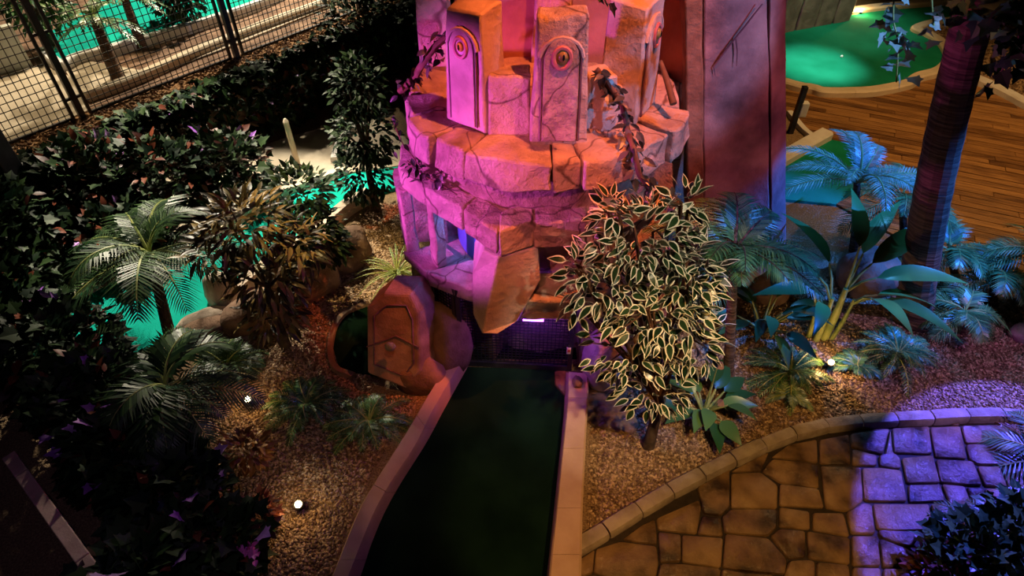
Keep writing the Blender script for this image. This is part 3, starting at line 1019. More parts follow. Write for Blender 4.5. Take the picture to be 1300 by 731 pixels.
# central buttress
zb = .80
TL_, TM, TR_ = Lw[3] + Vector((-.11, .10, -.24)), Lw[3] + Vector((0.0, .015, -.23)), Lw[4] + Vector((.04, .03, -.25))
bt = [V(600, 347, 3.60), V(601, 400, 3.50), V(612, 424, 3.36), V(632, 424, 3.38), V(657, 408, 3.50), V(686, 356, 3.58)]
mb = MB()
back = Vector((0, .38, 0))
loop = [TL_, TM, TR_, bt[5], bt[4], bt[3], bt[2], bt[1], bt[0]]
vs_ = loop + [p + back for p in loop]
n = len(loop)
fs = [(0, 8, 7, 6, 1), (1, 6, 5, 4, 3, 2)]
fs += [(i, (i + 1) % n, n + (i + 1) % n, n + i) for i in range(n)] + [tuple(range(n, 2 * n))]
mb.add(vs_, fs)
mb.build('buttress', 'stone_smooth', temple, fix=True, bevel=.012)

# right sill block, dark window, right pier
r0, r1 = V(656, 381, 3.56), V(730, 383, 3.55)
h = Vector((0, 0, .21)); bk = Vector((.06, .30, .0))
r2, r3 = r0 + Vector((.17, .26, .05)), r1 + Vector((.1, .30, .05))
stone('sill_stone', (6, 3, 4), hexa([r0 - h, r1 - h, r2 - h, r3 - h, r0, r1, r2, r3]), amp=.012)
stone('window_post', (3, 3, 5), hexa([Vector((.52, 3.66, .85)), Vector((.80, 3.72, .85)), Vector((.52, 4.0, .85)), Vector((.82, 4.05, .85)),
                                      Vector((.52, 3.66, 1.62)), Vector((.80, 3.72, 1.62)), Vector((.52, 4.0, 1.62)), Vector((.82, 4.05, 1.62))]), amp=.015)
stone('base_pier', (5, 4, 6), hexa([Vector((.62, 3.74, 0)), Vector((1.20, 3.85, 0)), Vector((.62, 4.5, 0)), Vector((1.3, 4.6, 0)),
                                    Vector((.56, 3.70, .92)), Vector((1.15, 3.80, 1.5)), Vector((.56, 4.4, .92)), Vector((1.2, 4.5, 1.5))]), amp=.03, m='stone')
# purple tube under the right sill
mb = MB()
q0, q1 = V(664, 404, 3.66), V(690, 405, 3.66)
mb.tube([q0, q1], .022, 10); mb.build('ultraviolet_tube', 'violet_tube', temple, smooth=60)
point('ultraviolet_light', (q0 + q1) / 2 + Vector((0, -.06, -.08)), (.4, .08, 1), 5, .03)

# inner blocks of the crown
def free_block(pts_px, z0, z1, dep, m, amp=.015):
    a, b = G(*pts_px[0], z0), G(*pts_px[1], z0)
    t = (b - a).normalized()
    ii = Vector((-t.y, t.x, 0)) * dep
    up = Vector((0, 0, z1 - z0))
    k = t * .015
    stone('crown_block', (5, 4, 5), hexa([a, b, a + ii, b + ii, a + up + k + ii * .12, b + up - k + ii * .12, a + ii + up + k, b + ii + up - k]), m=m, amp=amp)


free_block([(619, 176), (674, 177)], 2.27, 2.70, .24, 'stone')
free_block([(742, 172), (782, 166)], 2.27, 2.66, .24, 'stone_smooth')
free_block([(772, 166), (800, 150)], 2.27, 2.55, .24, 'stone_smooth')


def eye_pillar(c0, wdt, dep, h, rz, eye, top=.8, lean=.10, ball='eye_yellow'):
    e = part_empty('eye_pillar', temple, (c0.x - TC.x, c0.y - TC.y, c0.z))
    e.rotation_euler = (0, 0, rz)
    M = Matrix.Translation(c0) @ Matrix.Rotation(rz, 4, 'Z')

    def sub(mb, name, m, **k):
        o = mb.build(name, m, **k)
        o.parent = e
        return o
    wt = wdt * top
    dt = dep * .85
    mb = MB()
    mb.grid((5, 4, 9), hexa([(-wdt / 2, -dep / 2, 0), (wdt / 2, -dep / 2, 0), (-wdt / 2, dep / 2, 0), (wdt / 2, dep / 2, 0),
                             (-wt / 2, -dep / 2 + lean, h * .96), (wt / 2, -dep / 2 + lean, h * .99), (-wt / 2, dep / 2, h), (wt / 2, dep / 2, h * 1.02)]), .012, 5, rnd.uniform(0, 30))
    sub(mb, 'shaft', 'stone_smooth' if eye != 'mid' else 'stone', smooth=32, fix=True, bevel=.014)
    # front face frame: arch panel, carved groove, eye
    fdir = Vector((0, lean, h * .97)).normalized()          # up along the leaning front
    fn_ = Vector((0, -fdir.z, fdir.y))                       # outward
    o0 = Vector((0, -dep / 2, 0))

    def F(x, y, out=0.0):
        return o0 + Vector((x, 0, 0)) + fdir * y + fn_ * out
    aw = wdt * .29
    ay_ = h * .70
    arch = [(-aw, .04)] + [(-aw, ay_ * f) for f in (.5, 1)] + [(aw * .93 * math.cos(PI - PI * k / 8), ay_ + aw * 1.05 * math.sin(PI * k / 8)) for k in range(1, 8)] + [(aw * .95, ay_), (aw, ay_ * .5), (aw, .04)]
    mb = MB()
    n = len(arch)
    mb.add([F(x, y, .022) for x, y in arch] + [F(x * 1.03, y, -.02) for x, y in arch], [tuple(range(n))] + [(i, (i + 1) % n, n + (i + 1) % n, n + i) for i in range(n)])
    sub(mb, 'arch_panel', 'stone_rough' if eye == 'mid' else 'stone_smooth', fix=True, bevel=.006)
    mb = MB(); mb.tube([F(x * 1.12, y, .010) for x, y in arch], .008, 6)
    sub(mb, 'carved_groove', 'groove', smooth=60)
    mb = MB()
    mb.tube([F(x * 1.24, y, .008) for x, y in arch[2:-2]], .013, 6)
    sub(mb, 'arch_moulding', 'stone_smooth', smooth=60)
    ey = ay_ + .0
    er = wdt * .11
    mb = MB()
    ringp = [F(er * 1.25 * math.cos(2 * PI * k / 20), ey + er * 1.5 * math.sin(2 * PI * k / 20), .026) for k in range(21)]
    mb.tube(ringp, .014, 6, cap=False)
    sub(mb, 'eye_rim', 'eye_rim', smooth=60)
    mb = MB()
    mb.ico(F(0, ey, .016), (er * 1.15, .02, er * 1.4), 2, 0)
    sub(mb, 'eye_white', 'eye_white' if ball == 'eye_yellow' else 'eye_olive', smooth=180)
    mb = MB()
    mb.ico(F(er * .1, ey + er * .2, .030), (er * .75, .022, er * .8), 2, 0)
    sub(mb, 'eyeball', ball, smooth=180)
    mb = MB()
    mb.ico(F(er * .15, ey + er * .2, .048), (er * .2, .008, er * .5), 2, 0)
    sub(mb, 'pupil', 'pupil', smooth=180)
    return e


# left pillar faces front-left, middle one the camera, right one the right-hand side
def pillar_at(pa, pb, z, dep):
    a, b = G(*pa, z), G(*pb, z)
    t = (b - a)
    ii = Vector((-t.y, t.x, 0)).normalized()
    c = (a + b) / 2 + ii * dep / 2
    return c, t.length, math.atan2(t.y, t.x)


c, l, rz = pillar_at((566, 151), (616, 172), 2.29, .24)
eye_pillar(c, l, .24, .80, rz, 'left', .80, .03)
c, l, rz = pillar_at((672, 185), (745, 185), 2.28, .22)
eye_pillar(c, l, .22, .83, rz, 'mid', .78, .10, 'eye_olive')
c, l, rz = pillar_at((806, 160), (832, 128), 2.28, .30)
eye_pillar(c, l, .30, .80, rz, 'right', .8, .04, 'eye_olive')

# back of the crown : upright slabs and the red lit wall
def upright(name, x0, x1, Y, z0, z1, dep, m, top=1.0, amp=.015, dy=0.0):
    stone(name, (4, 2, 7), hexa([(x0, Y, z0), (x1, Y + dy, z0), (x0, Y + dep, z0), (x1, Y + dep + dy, z0), (x0 + (1 - top) * .1, Y, z1), (x1 - (1 - top) * .1, Y + dy, z1), (x0 + (1 - top) * .1, Y + dep, z1), (x1 - (1 - top) * .1, Y + dep + dy, z1)]), m=m, amp=amp)


upright('back_slab', -.75, -.46, 4.95, 2.2, 3.35, .2, 'stone', .5)
upright('crown_wall', -.46, .20, 5.22, 2.2, 2.95, .18, 'crown_red_lit')
upright('back_slab', .16, .48, 5.10, 2.2, 3.4, .2, 'stone', .6)
upright('crown_wall', .46, 1.16, 5.12, 2.2, 3.7, .2, 'crown_red_lit', 1, .01)
upright('crown_wall', 1.12, 1.40, 5.05, 2.0, 3.7, .22, 'crown_red_lit', 1, .01, -.35)
upright('base_wall', .9, 1.45, 4.75, 0, 2.25, .3, 'stone')
# leaning stick by the right pillar
mb = MB(); mb.tube([V(838, 78, 4.35), V(846, 100, 4.25), V(855, 132, 4.1)], [.018, .022, .026], 8)
mb.build('iron_bar', 'stem_brown', temple, smooth=60)
spot('crown_red_lamp', (.62, 4.15, 2.40), (1.20, 5.0, 2.95), (1, .02, .004), 420, 96, .8, .04)
point('crown_ember_lamp', (-.12, 4.62, 2.50), (1, .03, .01), 2.5, .04)
point('temple_blue_lamp', (-.22, 3.93, 1.52), (.12, .30, 1), 6, .04)

# grille gate across the lane
gate = thing('grille_gate', ((G(590, 462) + G(720, 470)) / 2), 'black wire grille gate closing the lane under the temple', 'gate')
ga, gb = G(588, 463), G(722, 470)
ga0 = Vector((-.66, 3.98, 0))
ght = .95


def grille(a, b, z0, z1):
    d = (b - a); L_ = d.length; rz = math.atan2(d.y, d.x); m_ = (a + b) / 2
    mb = MB()
    for z in (z0 + .03, z1 - .02):
        mb.box((m_.x, m_.y, z), (L_, .04, .06), rz)
    for p in (a, b):
        mb.box((p.x, p.y, (z0 + z1) / 2), (.04, .045, z1 - z0), rz)
    fr = mb.build('gate_frame', 'black_metal', gate)
    mb = MB()
    n = int(L_ / .034)
    for k in range(1, n):
        p = a.lerp(b, k / n)
        mb.box((p.x, p.y, (z0 + z1) / 2), (.006, .006, z1 - z0 - .05), rz)
    n = int((z1 - z0) / .034)
    for k in range(1, n):
        mb.box((m_.x, m_.y, z0 + (z1 - z0) * k / n), (L_, .006, .006), rz)
    mb.build('wire_mesh', 'wire', fr, kind='stuff')


grille(ga, gb, 0.012, ght)
grille(ga0, ga + Vector((-.03, .02, 0)), 0.012, ght)
mb = MB(); mb.box((gb.x - .02, gb.y - .03, .30), (.035, .008, .075)); tg = mb.build('warning_tag', 'label_white', gate)
mb = MB(); mb.box((gb.x - .02, gb.y - .036, .305), (.024, .004, .03)); mb.build('tag_mark', 'label_red', tg)
mb = MB(); mb.box((ga.x + .0, ga.y - .03, .06), (.09, .03, .025)); mb.build('latch', 'kerb_white', gate)
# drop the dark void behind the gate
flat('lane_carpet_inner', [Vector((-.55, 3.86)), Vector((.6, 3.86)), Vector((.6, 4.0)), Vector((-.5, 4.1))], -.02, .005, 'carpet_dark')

# ------------------------------------------------------------------ stones beside the gate
cr = thing('carved_stone', (-.72, 3.45, 0), 'coffin shaped carved stone with a round boss beside the lane kerb', 'carved stone')
yb, yt = 3.42, 3.74
po = [(466, 474), (516, 494), (533, 472), (531, 397), (520, 374), (487, 373), (465, 391)]
A = []
for x, y in po:
    f_ = min(max((490 - y) / 118, 0), 1)
    A.append(V(x, y, yb + (yt - yb) * f_ + (.05 if x < 480 else 0) * 0))
mb = MB()
bk = Vector((.10, .20, -.02))
n = len(A)
c_ = sum(A, Vector((0, 0, 0))) / n
Bk = [p + bk + (p - c_) * .12 for p in A]
mb.add(A + Bk, [tuple(range(n)), tuple(range(2 * n - 1, n - 1, -1))] + [(i, (i + 1) % n, n + (i + 1) % n, n + i) for i in range(n)])
mb.build('slab', 'rock_bronze', cr, fix=True, bevel=.02)
mb = MB()
nf = Vector((0, -.95, .30)).normalized()
In = [c_ + (p - c_) * .74 + nf * .004 for p in A]
mb.tube(In + [In[0], In[1]], .007, 6, cap=False)
mb.build('carved_groove', 'groove', cr, smooth=60)
mb = MB()
mb.tube([A[0].lerp(A[6], .42) + nf * .003, c_ + nf * .002, A[2].lerp(A[3], .42) + nf * .003], .006, 6)
mb.build('crack', 'groove', cr)
mb = MB(); kb = V(496, 438, 3.50) + nf * .025
mb.ico(kb, (.045, .035, .045), 2, .05); mb.build('boss', 'rock_grey', cr, smooth=180)
mb = MB(); mb.ico((-.56, 3.86, .26), (.22, .24, .44), 3, .16, 1.5, 4.2, flatz=-.01); mb.build('rock_body', 'rock_warm', cr, smooth=60)
mb = MB(); mb.ico((-.80, 3.56, .10), (.24, .14, .24), 3, .2, 1.5, 1.2, flatz=-.01); mb.build('rock_foot', 'rock_warm', cr, smooth=60)
o = rock('boulder', (765, 478), (.20, .24, .40), 'smooth pink lit boulder right of the grille gate', 'stone_smooth', 3.3, .2, amp=.1)
# small pitted stone set on the kerb end
g = G(733, 486, .15)
mb = MB(); mb.ico((g.x, g.y, .165), (.045, .06, .04), 3, .3, 3, 2.2); tag(mb.build('kerb_rock', 'rock_warm', smooth=60), 'small pitted red rock on the end of the lane kerb', 'rock')

# ------------------------------------------------------------------ tall slab right of the temple
sl = thing('stone_slab', (1.9, 4.75, 0), 'tall cracked stone slab wall standing right of the temple', 'stone slab')
s0, s1 = V(893, 120, 4.62), V(975, 120, 4.72)
zt = 4.0


def panel(name, xl0, xl1, xr0, xr1, Yl, Yr, dep, m, amp):
    # edges run plumb in the view of the photograph: the slab is battered, wider at its foot
    def edge(xt, xb, Y, z):
        a_, b_ = V(xt, 0, Y), V(xb, 240, Y)
        k = (z - b_.z) / (a_.z - b_.z)
        return Vector((b_.x + (a_.x - b_.x) * k, Y, z))
    dd = Vector((.02, dep, 0))
    bl_, br_, tl_, tr_ = edge(xl0, xl1, Yl, 0), edge(xr0, xr1, Yr, 0), edge(xl0, xl1, Yl, zt), edge(xr0, xr1, Yr, zt)
    mb = MB(); mb.grid((6, 2, 20), hexa([bl_, br_, bl_ + dd, br_ + dd, tl_, tr_, tl_ + dd, tr_ + dd]), amp, 3, rnd.uniform(0, 9))
    return mb.build(name, m, sl, smooth=30, fix=True, bevel=.015)


panel('face', 893, 893, 975, 977, 4.64, 4.70, .30, 'slab_wall', .015)
panel('edge_column', 869, 873, 893, 893, 4.60, 4.60, .30, 'rock_warm', .02)
panel('side_return', 977, 979, 997, 998, 4.72, 4.86, .22, 'slab_wall', .01)
mb = MB()
mb.tube([V(x, y, 4.625) for x, y in [(968, 5), (950, 28), (934, 48), (918, 68), (906, 85), (908, 96)]], [.005, .007, .006, .009, .006, .003], 5)
mb.tube([V(x, y, 4.63) for x, y in [(934, 48), (936, 66), (935, 84)]], [.006, .005, .002], 5)
mb.build('crack', 'groove', sl)
# dark rock wall far behind the green
mb = MB()
pA, pB = G(985, 48), G(1078, 30)
tt = pB - pA; ii = Vector((-tt.y, tt.x, 0)).normalized() * .5
up = Vector((0, 0, 1.2))
rw = thing('rock_wall', pA, 'grey panelled rock wall behind the far green', 'rock wall')
for k in range(4):
    a_, b_ = pA.lerp(pB, k / 4 + .005), pA.lerp(pB, (k + 1) / 4 - .005)
    mb = MB(); mb.grid((3, 2, 6), hexa([a_, b_, a_ + ii, b_ + ii, a_ + up, b_ + up, a_ + ii + up, b_ + ii + up]), .03, 3, k * 3.1)
    mb.build('panel', 'rock_grey', rw, smooth=35, fix=True, bevel=.02)

# ================================================================== PLANTS
def leaf_mb(L=1.0, W=.4, n=4, fold=.12, curl=.15, rim=0.0, tip=1.0):
    """leaf along +x, up +z; rim > 0 gives a margin in the second material"""
    mb = MB()
    prof = []
    for i in range(n + 1):
        t = i / n
        wv = math.sin(PI * t ** (.75 * tip)) * .5 * W if 0 < i < n else 0
        prof.append((t * L, wv, -curl * L * t * t))
    def row(s):
        out = []
        for i, (x, wv, z) in enumerate(prof):
            t = i / n
            xx = L / 2 + (x - L / 2) * (1 - (1 - s) * .35)
            out.append((xx, wv * s, z))
        return out
    if rim:
        o, q = row(1), row(1 - rim)
        for sgn in (1, -1):
            vs_ = [(x, y * sgn, z + abs(y) * fold) for x, y, z in o] + [(x, y * sgn, z + abs(y) * fold + .004) for x, y, z in q]
            k = n + 1
            fs = [(i, i + 1, k + i + 1, k + i) for i in range(n)]
            mb.add(vs_, fs if sgn < 0 else [f[::-1] for f in fs], 1)
        vs_ = []
        for x, y, z in q:
            vs_ += [(x, -y, z + y * fold + .004), (x, y, z + y * fold + .004)]
        mb.add(vs_, [(2 * i, 2 * i + 2, 2 * i + 3, 2 * i + 1) for i in range(n)], 0)
    else:
        vs_ = []
        for x, y, z in prof:
            vs_ += [(x, -y, z + y * fold), (x, 0, z), (x, y, z + y * fold)]
        fs = []
        for i in range(n):
            a, b = 3 * i, 3 * i + 3
            fs += [(a, b, b + 1, a + 1), (a + 1, b + 1, b + 2, a + 2)]
        mb.add(vs_, fs)
    return mb


def lobed_mb(L=1.0, W=1.0):
    """ivy / maple like leaf with lobes"""
    pts = [(0, 0), (.05, .28), (-.02, .48), (.25, .40), (.45, .52), (.55, .26), (1, 0)]
    mb = MB()
    for s in (1, -1):
        vs_ = [(x * L, y * W * s, -.12 * L * x * x + abs(y) * .12) for x, y in pts] + [(.35 * L, 0, .0)]
        c = len(pts)
        fs = [(i, i + 1, c) for i in range(c - 1)]
        mb.add(vs_, fs if s < 0 else [f[::-1] for f in fs])
    return mb


def orient(pos, d, roll, s):
    d = Vector(d).normalized()
    up = Vector((0, 0, 1)) if abs(d.z) < .95 else Vector((1, 0, 0))
    y = up.cross(d).normalized()
    z = d.cross(y).normalized()
    R = Matrix((d, y, z)).transposed() @ Matrix.Rotation(roll, 3, 'X')
    return Matrix.Translation(pos) @ R.to_4x4() @ Matrix.Diagonal((s, s, s, 1))


def stuff_mesh(name, tmpl, Ms, mats, parent):
    """many copies of a leaf joined into one part"""
    if not Ms: return None
    tv = np.array(tmpl.v); k = len(tv)
    A = np.array([[list(r) for r in M] for M in Ms])
    vv = np.einsum('nij,kj->nki', A[:, :3, :3], tv) + A[:, None, :3, 3]
    vv = vv.reshape(-1, 3)
    lens = [len(f) for f in tmpl.f]
    flatf = np.array([i for f in tmpl.f for i in f])
    N = len(Ms)
    loops = (flatf[None] + (np.arange(N) * k)[:, None]).ravel()
    st = np.concatenate([[0], np.cumsum(lens)[:-1]])
    starts = (st[None] + (np.arange(N) * len(flatf))[:, None]).ravel()
    me = bpy.data.meshes.new(name)
    me.vertices.add(len(vv)); me.vertices.foreach_set('co', vv.ravel())
    me.loops.add(len(loops)); me.loops.foreach_set('vertex_index', loops.astype(np.int32))
    me.polygons.add(len(starts)); me.polygons.foreach_set('loop_start', starts.astype(np.int32))
    for m in mats: me.materials.append(MATS[m])
    if any(tmpl.m):
        me.polygons.foreach_set('material_index', np.tile(np.array(tmpl.m, np.int32), N))
    me.update(calc_edges=True)
    o = link(name, me, parent)
    o['kind'] = 'stuff'
    return o


CAMP = Vector((0, 0, CAM_H))


def leaves(parent, tmpl, mats, Ms, nparts, name='leaf'):
    """the leaves nearest the camera as parts, the rest as one part"""
    Ms = sorted(Ms, key=lambda M: (M.translation - CAMP).length)
    # the lit outer shell comes first : keep those not buried
    if nparts:
        me = tmpl.mesh(name, mats)
        for M in Ms[:nparts]:
            link(name, me, parent, M)
    stuff_mesh('foliage', tmpl, Ms[nparts:], mats, parent)


def shell_points(c, r, n, rs, lo=.55, zmin=-1):
    out = []
    while len(out) < n:
        d = Vector((rs.gauss(0, 1), rs.gauss(0, 1), rs.gauss(0, 1)))
        if d.length < 1e-3: continue
        d.normalize()
        if d.z < zmin: continue
        q = rs.uniform(lo ** 2, 1) ** .5
        out.append((Vector((c[0] + d.x * r[0] * q, c[1] + d.y * r[1] * q, c[2] + d.z * r[2] * q)), d))
    return out


def shrub(name, loc, label, cat, blobs, tmpl, mats, n, nparts, size, stem_r=.03, stem_m='trunk_dark', seed=1, droop=.2, lo=.5, branches=14, stem=True, group=None, stem_top=None, zmin=-1):
    rs = random.Random(seed)
    t = thing(name, loc, label, cat, group)
    tot = sum(b[1][0] * b[1][1] + b[1][1] * b[1][2] + b[1][0] * b[1][2] for b in blobs)
    Ms, ends = [], []
    for c, r in blobs:
        k = int(n * (r[0] * r[1] + r[1] * r[2] + r[0] * r[2]) / tot)
        c = Vector(loc) + Vector(c)
        for p, d in shell_points(c, r, k, rs, lo, zmin):
            if p.z < .03: p.z = .03 + rs.uniform(0, .08)
            dd = d + Vector((rs.uniform(-.6, .6), rs.uniform(-.6, .6), rs.uniform(-.5, .5) - droop))
            Ms.append(orient(p, dd, rs.uniform(-.7, .7), size * rs.uniform(.7, 1.25)))
        for _ in range(max(2, branches // len(blobs))):
            p, d = shell_points(c, r, 1, rs, .8, zmin)[0]
            ends.append((p, c))
    if stem:
        b = Vector(loc)
        c0 = sum((Vector(q[0]) for q in blobs), Vector((0, 0, 0))) / len(blobs)
        top = Vector(loc) + Vector(stem_top or (c0.x * .6, c0.y * .6, max(c0.z * .8, .08)))
        mb = MB()
        mid = b.lerp(top, .5) + Vector((rs.uniform(-.03, .03), rs.uniform(-.03, .03), 0))
        mb.tube([b - Vector((0, 0, .02)), mid, top], [stem_r * 1.2, stem_r, stem_r * .75], 8)
        mb.build('stem', stem_m, t, smooth=60)
        mb = MB()
        for p, c in ends:
            m_ = top.lerp(p, .5) + Vector((0, 0, .05))
            mb.tube([top - Vector((0, 0, .04)), m_, p], [stem_r * .5, stem_r * .3, stem_r * .12], 5, cap=False)
        mb.build('branches', stem_m, t, smooth=60)
    leaves(t, tmpl, mats, Ms, nparts)
    return t


def frond_mb(L=1.0, W=.34, n=24, droop=.5, rise=.6, sweep=.6, hang=.25, r=.012, lw=.028, bare=.12):
    """pinnate frond: rachis from the origin along +x with leaflets in pairs"""
    mb = MB()
    pts = []
    N = 12
    for i in range(N + 1):
        t = i / N
        a = rise - (rise + droop) * t ** 1.1
        if i == 0: p = Vector((0, 0, 0))
        else: p = p + Vector((math.cos(a), 0, math.sin(a))) * (L / N)
        pts.append(p.copy())
    mb.tube(pts, [r * (1 - .8 * i / N) for i in range(N + 1)], 5, 1)
    for k in range(n):
        t = bare + (1 - bare) * (k + .5) / n
        f = t * N
        i = min(int(f), N - 1)
        p = pts[i].lerp(pts[i + 1], f - i)
        tan = (pts[i + 1] - pts[i]).normalized()
        up = Vector((-tan.z, 0, tan.x))
        env = (math.sin(PI * (.12 + .86 * (t - bare) / (1 - bare)) ** .8)) ** .7
        ll = W * env * (1 + .1 * math.sin(k * 2.3))
        for s in (1, -1):
            d = (tan * (math.sin(sweep) + .5 * t) + Vector((0, s, 0)) * math.cos(sweep) + up * .18).normalized()
            q1 = p + d * ll * .5
            q2 = p + d * ll + Vector((0, 0, -hang * ll))
            wv = tan * lw * .5
            z = up * (-.006)
            vs_ = [p - wv * .6, p + wv * .6, q1 + wv + z, q1 - wv + z, q2]
            fs = [(0, 1, 2, 3), (3, 2, 4)]
            mb.add(vs_, fs if s > 0 else [g[::-1] for g in fs], 0)
    return mb


def fan_mb(L=.6, n=9, W=.03):
    mb = MB()
    for k in range(n):
        a = (k - (n - 1) / 2) / n * 2.2
        d = Vector((math.cos(a), math.sin(a), 0))
        s = Vector((-d.y, d.x, 0)) * W / 2
        vs_ = [(0, 0, 0), d * L * .6 - s + Vector((0, 0, .04)), d * L * .6 + s + Vector((0, 0, .04)), d * L + Vector((0, 0, -.05))]
        mb.add(vs_, [(0, 1, 3, 2)])
    return mb


def palm(name, base, crown, label, cat, nf, L, mats, trunk_r, trunk_m='trunk_palm', seed=1, W=.30, n=26, rise=(.2, 1.2), droop=.6, rings=0, hang=.25, lw=.028, group=None, az=None, bend=(0, 0)):
    rs = random.Random(seed)
    base, crown = Vector(base), Vector(crown)
    t = thing(name, base, label, cat, group)
    if trunk_r:
        mb = MB()
        N = 30 if rings else 6
        pts, rad = [], []
        for i in range(N + 1):
            f_ = i / N
            p = base.lerp(crown, f_) + Vector((bend[0], bend[1], 0)) * math.sin(PI * f_)
            pts.append(p - Vector((0, 0, .03)) * (1 - f_))
            rr_ = trunk_r * (1.15 - .35 * f_) + (trunk_r * .25 * max(0, 1 - f_ * 9))
            if rings: rr_ *= 1.0 + (.035 if i % 2 else 0)
            rad.append(rr_)
        mb.tube(pts, rad, 14 if rings else 9)
        mb.build('trunk', trunk_m, t, smooth=60 if not rings else 25)
    var = []
    for k in range(4):
        e = rise[0] + (rise[1] - rise[0]) * k / 3
        var.append(frond_mb(L * (1 - .1 * k), W, n, droop + .25 * (1 - k / 3), e, .5, hang, .011 * L + .004, lw).mesh('frond', mats))
    for i in range(nf):
        k = i % 4
        a = (az[i] if az else i * 2.399 + rs.uniform(-.25, .25))
        M = Matrix.Translation(crown) @ Matrix.Rotation(a, 4, 'Z') @ Matrix.Rotation(rs.uniform(-.2, .2), 4, 'X') @ Matrix.Diagonal((1, 1, 1, 1)) * 1.0
        s = rs.uniform(.8, 1.12)
        M = M @ Matrix.Diagonal((s, s, s, 1))
        link('frond', var[k], t, M)
    return t


L_oval = leaf_mb(1, .5, 4, .15, .2)
L_long = leaf_mb(1, .24, 4, .2, .35)
L_rim = leaf_mb(1, .46, 5, .18, .15, rim=.34)
L_lobe = lobed_mb()
L_big = leaf_mb(1, .5, 7, .18, .3)

# ------------------------------------------------------------------ variegated ficus right of the gate
rs = random.Random(11)
base = G(823, 566)
ficus = thing('ficus_tree', base, 'variegated ficus with cream edged leaves standing in gravel by the gate', 'tree')
mb = MB()
top = base + Vector((.02, .05, .55))
mb.tube([base - Vector((0, 0, .02)), base + Vector((0, 0, .2)), top], [.055, .045, .035], 9)
mb.build('trunk', 'trunk_dark', ficus, smooth=60)
blobs = [(V(815, 300, 3.15), (.34, .30, .24), 190), (V(775, 350, 3.1), (.30, .28, .22), 110), (V(866, 345, 3.15), (.26, .26, .24), 120), (V(835, 385, 3.0), (.40, .34, .28), 180),
         (V(800, 440, 2.95), (.30, .28, .22), 120), (V(870, 425, 3.0), (.28, .26, .24), 110), (V(828, 490, 2.9), (.27, .24, .22), 120), (V(870, 262, 3.15), (.13, .12, .12), 26), (V(780, 270, 3.15), (.14, .12, .12), 30), (V(735, 385, 3.05), (.08, .1, .12), 18), (V(735, 340, 3.05), (.10, .1, .07), 18)]
Ms = []
mb = MB()
for c, r, k in blobs:
    for p, d in shell_points(c, r, k, rs, .55):
        dd = d + Vector((rs.uniform(-.5, .5), rs.uniform(-.5, .5), rs.uniform(-.3, .6) - .25))
        Ms.append(orient(p, dd, rs.uniform(-.8, .8), .115 * rs.uniform(.75, 1.2)))
    for _ in range(4):
        p, d = shell_points(c, r, 1, rs, .8)[0]
        mb.tube([top - Vector((0, 0, .05)), top.lerp(c, .5), c.lerp(p, .3), p], [.016, .013, .009, .003], 5, cap=False)
mb.build('branches', 'twig', ficus, smooth=60)
leaves(ficus, L_rim, ['leaf_heart', 'leaf_cream'], Ms, 300)

# ------------------------------------------------------------------ palms and foliage on the right
b0 = G(925, 482)
palm('cycad_palm', b0, V(932, 318, 3.55), 'blue lit cycad palm on a slim trunk beside the variegated ficus', 'palm', 21, .72, ['frond', 'trunk_palm'], .042, seed=3, W=.20, n=30, rise=(.15, 1.2), droop=.35, lw=.014)
palm('date_palm', G(1085, 318), V(1088, 232, 5.25), 'pale blue lit palm with upright fronds in front of the deck', 'palm', 12, .98, ['frond_grey', 'stem_green'], .04, seed=5, W=.17, n=30, rise=(.5, 1.45), droop=.45, lw=.018)
palm('date_palm', G(1150, 320), V(1145, 250, 5.4), 'dark bushy palm between the pale palm and the leaning trunk', 'palm', 11, .75, ['frond', 'stem_green'], .04, seed=6, W=.26, n=24, rise=(.1, 1.1), droop=.8, lw=.02)
palm('leaning_palm', G(1160, 405), V(1274, -130, 4.2), 'thick ringed palm trunk leaning over the gravel and wooden deck', 'palm', 9, 1.1, ['frond_dark', 'stem_green'], .135, seed=8, W=.3, n=22, rise=(.2, 1.2), droop=.6, rings=1, bend=(-.06, 0))
palm('fan_palm', G(1215, 350), V(1205, 318, 4.9), 'blue green low palm right behind the leaning trunk', 'palm', 13, .62, ['frond', 'stem_green'], .035, seed=9, W=.20, n=22, rise=(.2, 1.2), droop=.7, lw=.02)
palm('fan_palm', G(1262, 385), V(1262, 345, 4.65), 'low dark palm at the deck edge between two bluer palms', 'palm', 13, .62, ['frond', 'stem_green'], .035, seed=10, W=.20, n=22, rise=(.2, 1.1), droop=.8, lw=.02)
palm('fan_palm', G(1225, 425), V(1225, 395, 4.2), 'glossy low palm bush between the leaning trunk and the small grey stone', 'palm', 14, .50, ['frond', 'stem_green'], .03, seed=12, W=.17, n=20, rise=(.1, 1.1), droop=.8, lw=.018)
palm('fan_palm', G(1320, 360), V(1320, 320, 4.7), 'blue palm fronds at the deck corner away from the leaning trunk', 'palm', 11, .6, ['frond', 'stem_green'], .03, seed=13, W=.18, n=20, rise=(.1, 1.1), droop=.8, lw=.018)


def grass(name, base, label, nb, L, W, mats, seed, rise=(.4, 1.3), cat='bush', group=None, n=16, lw=.016, droop=.5):
    return palm(name, base, Vector(base) + Vector((0, 0, .05)), label, cat, nb, L, mats, 0, seed=seed, W=W, n=n, rise=rise, droop=droop, lw=lw, group=group)


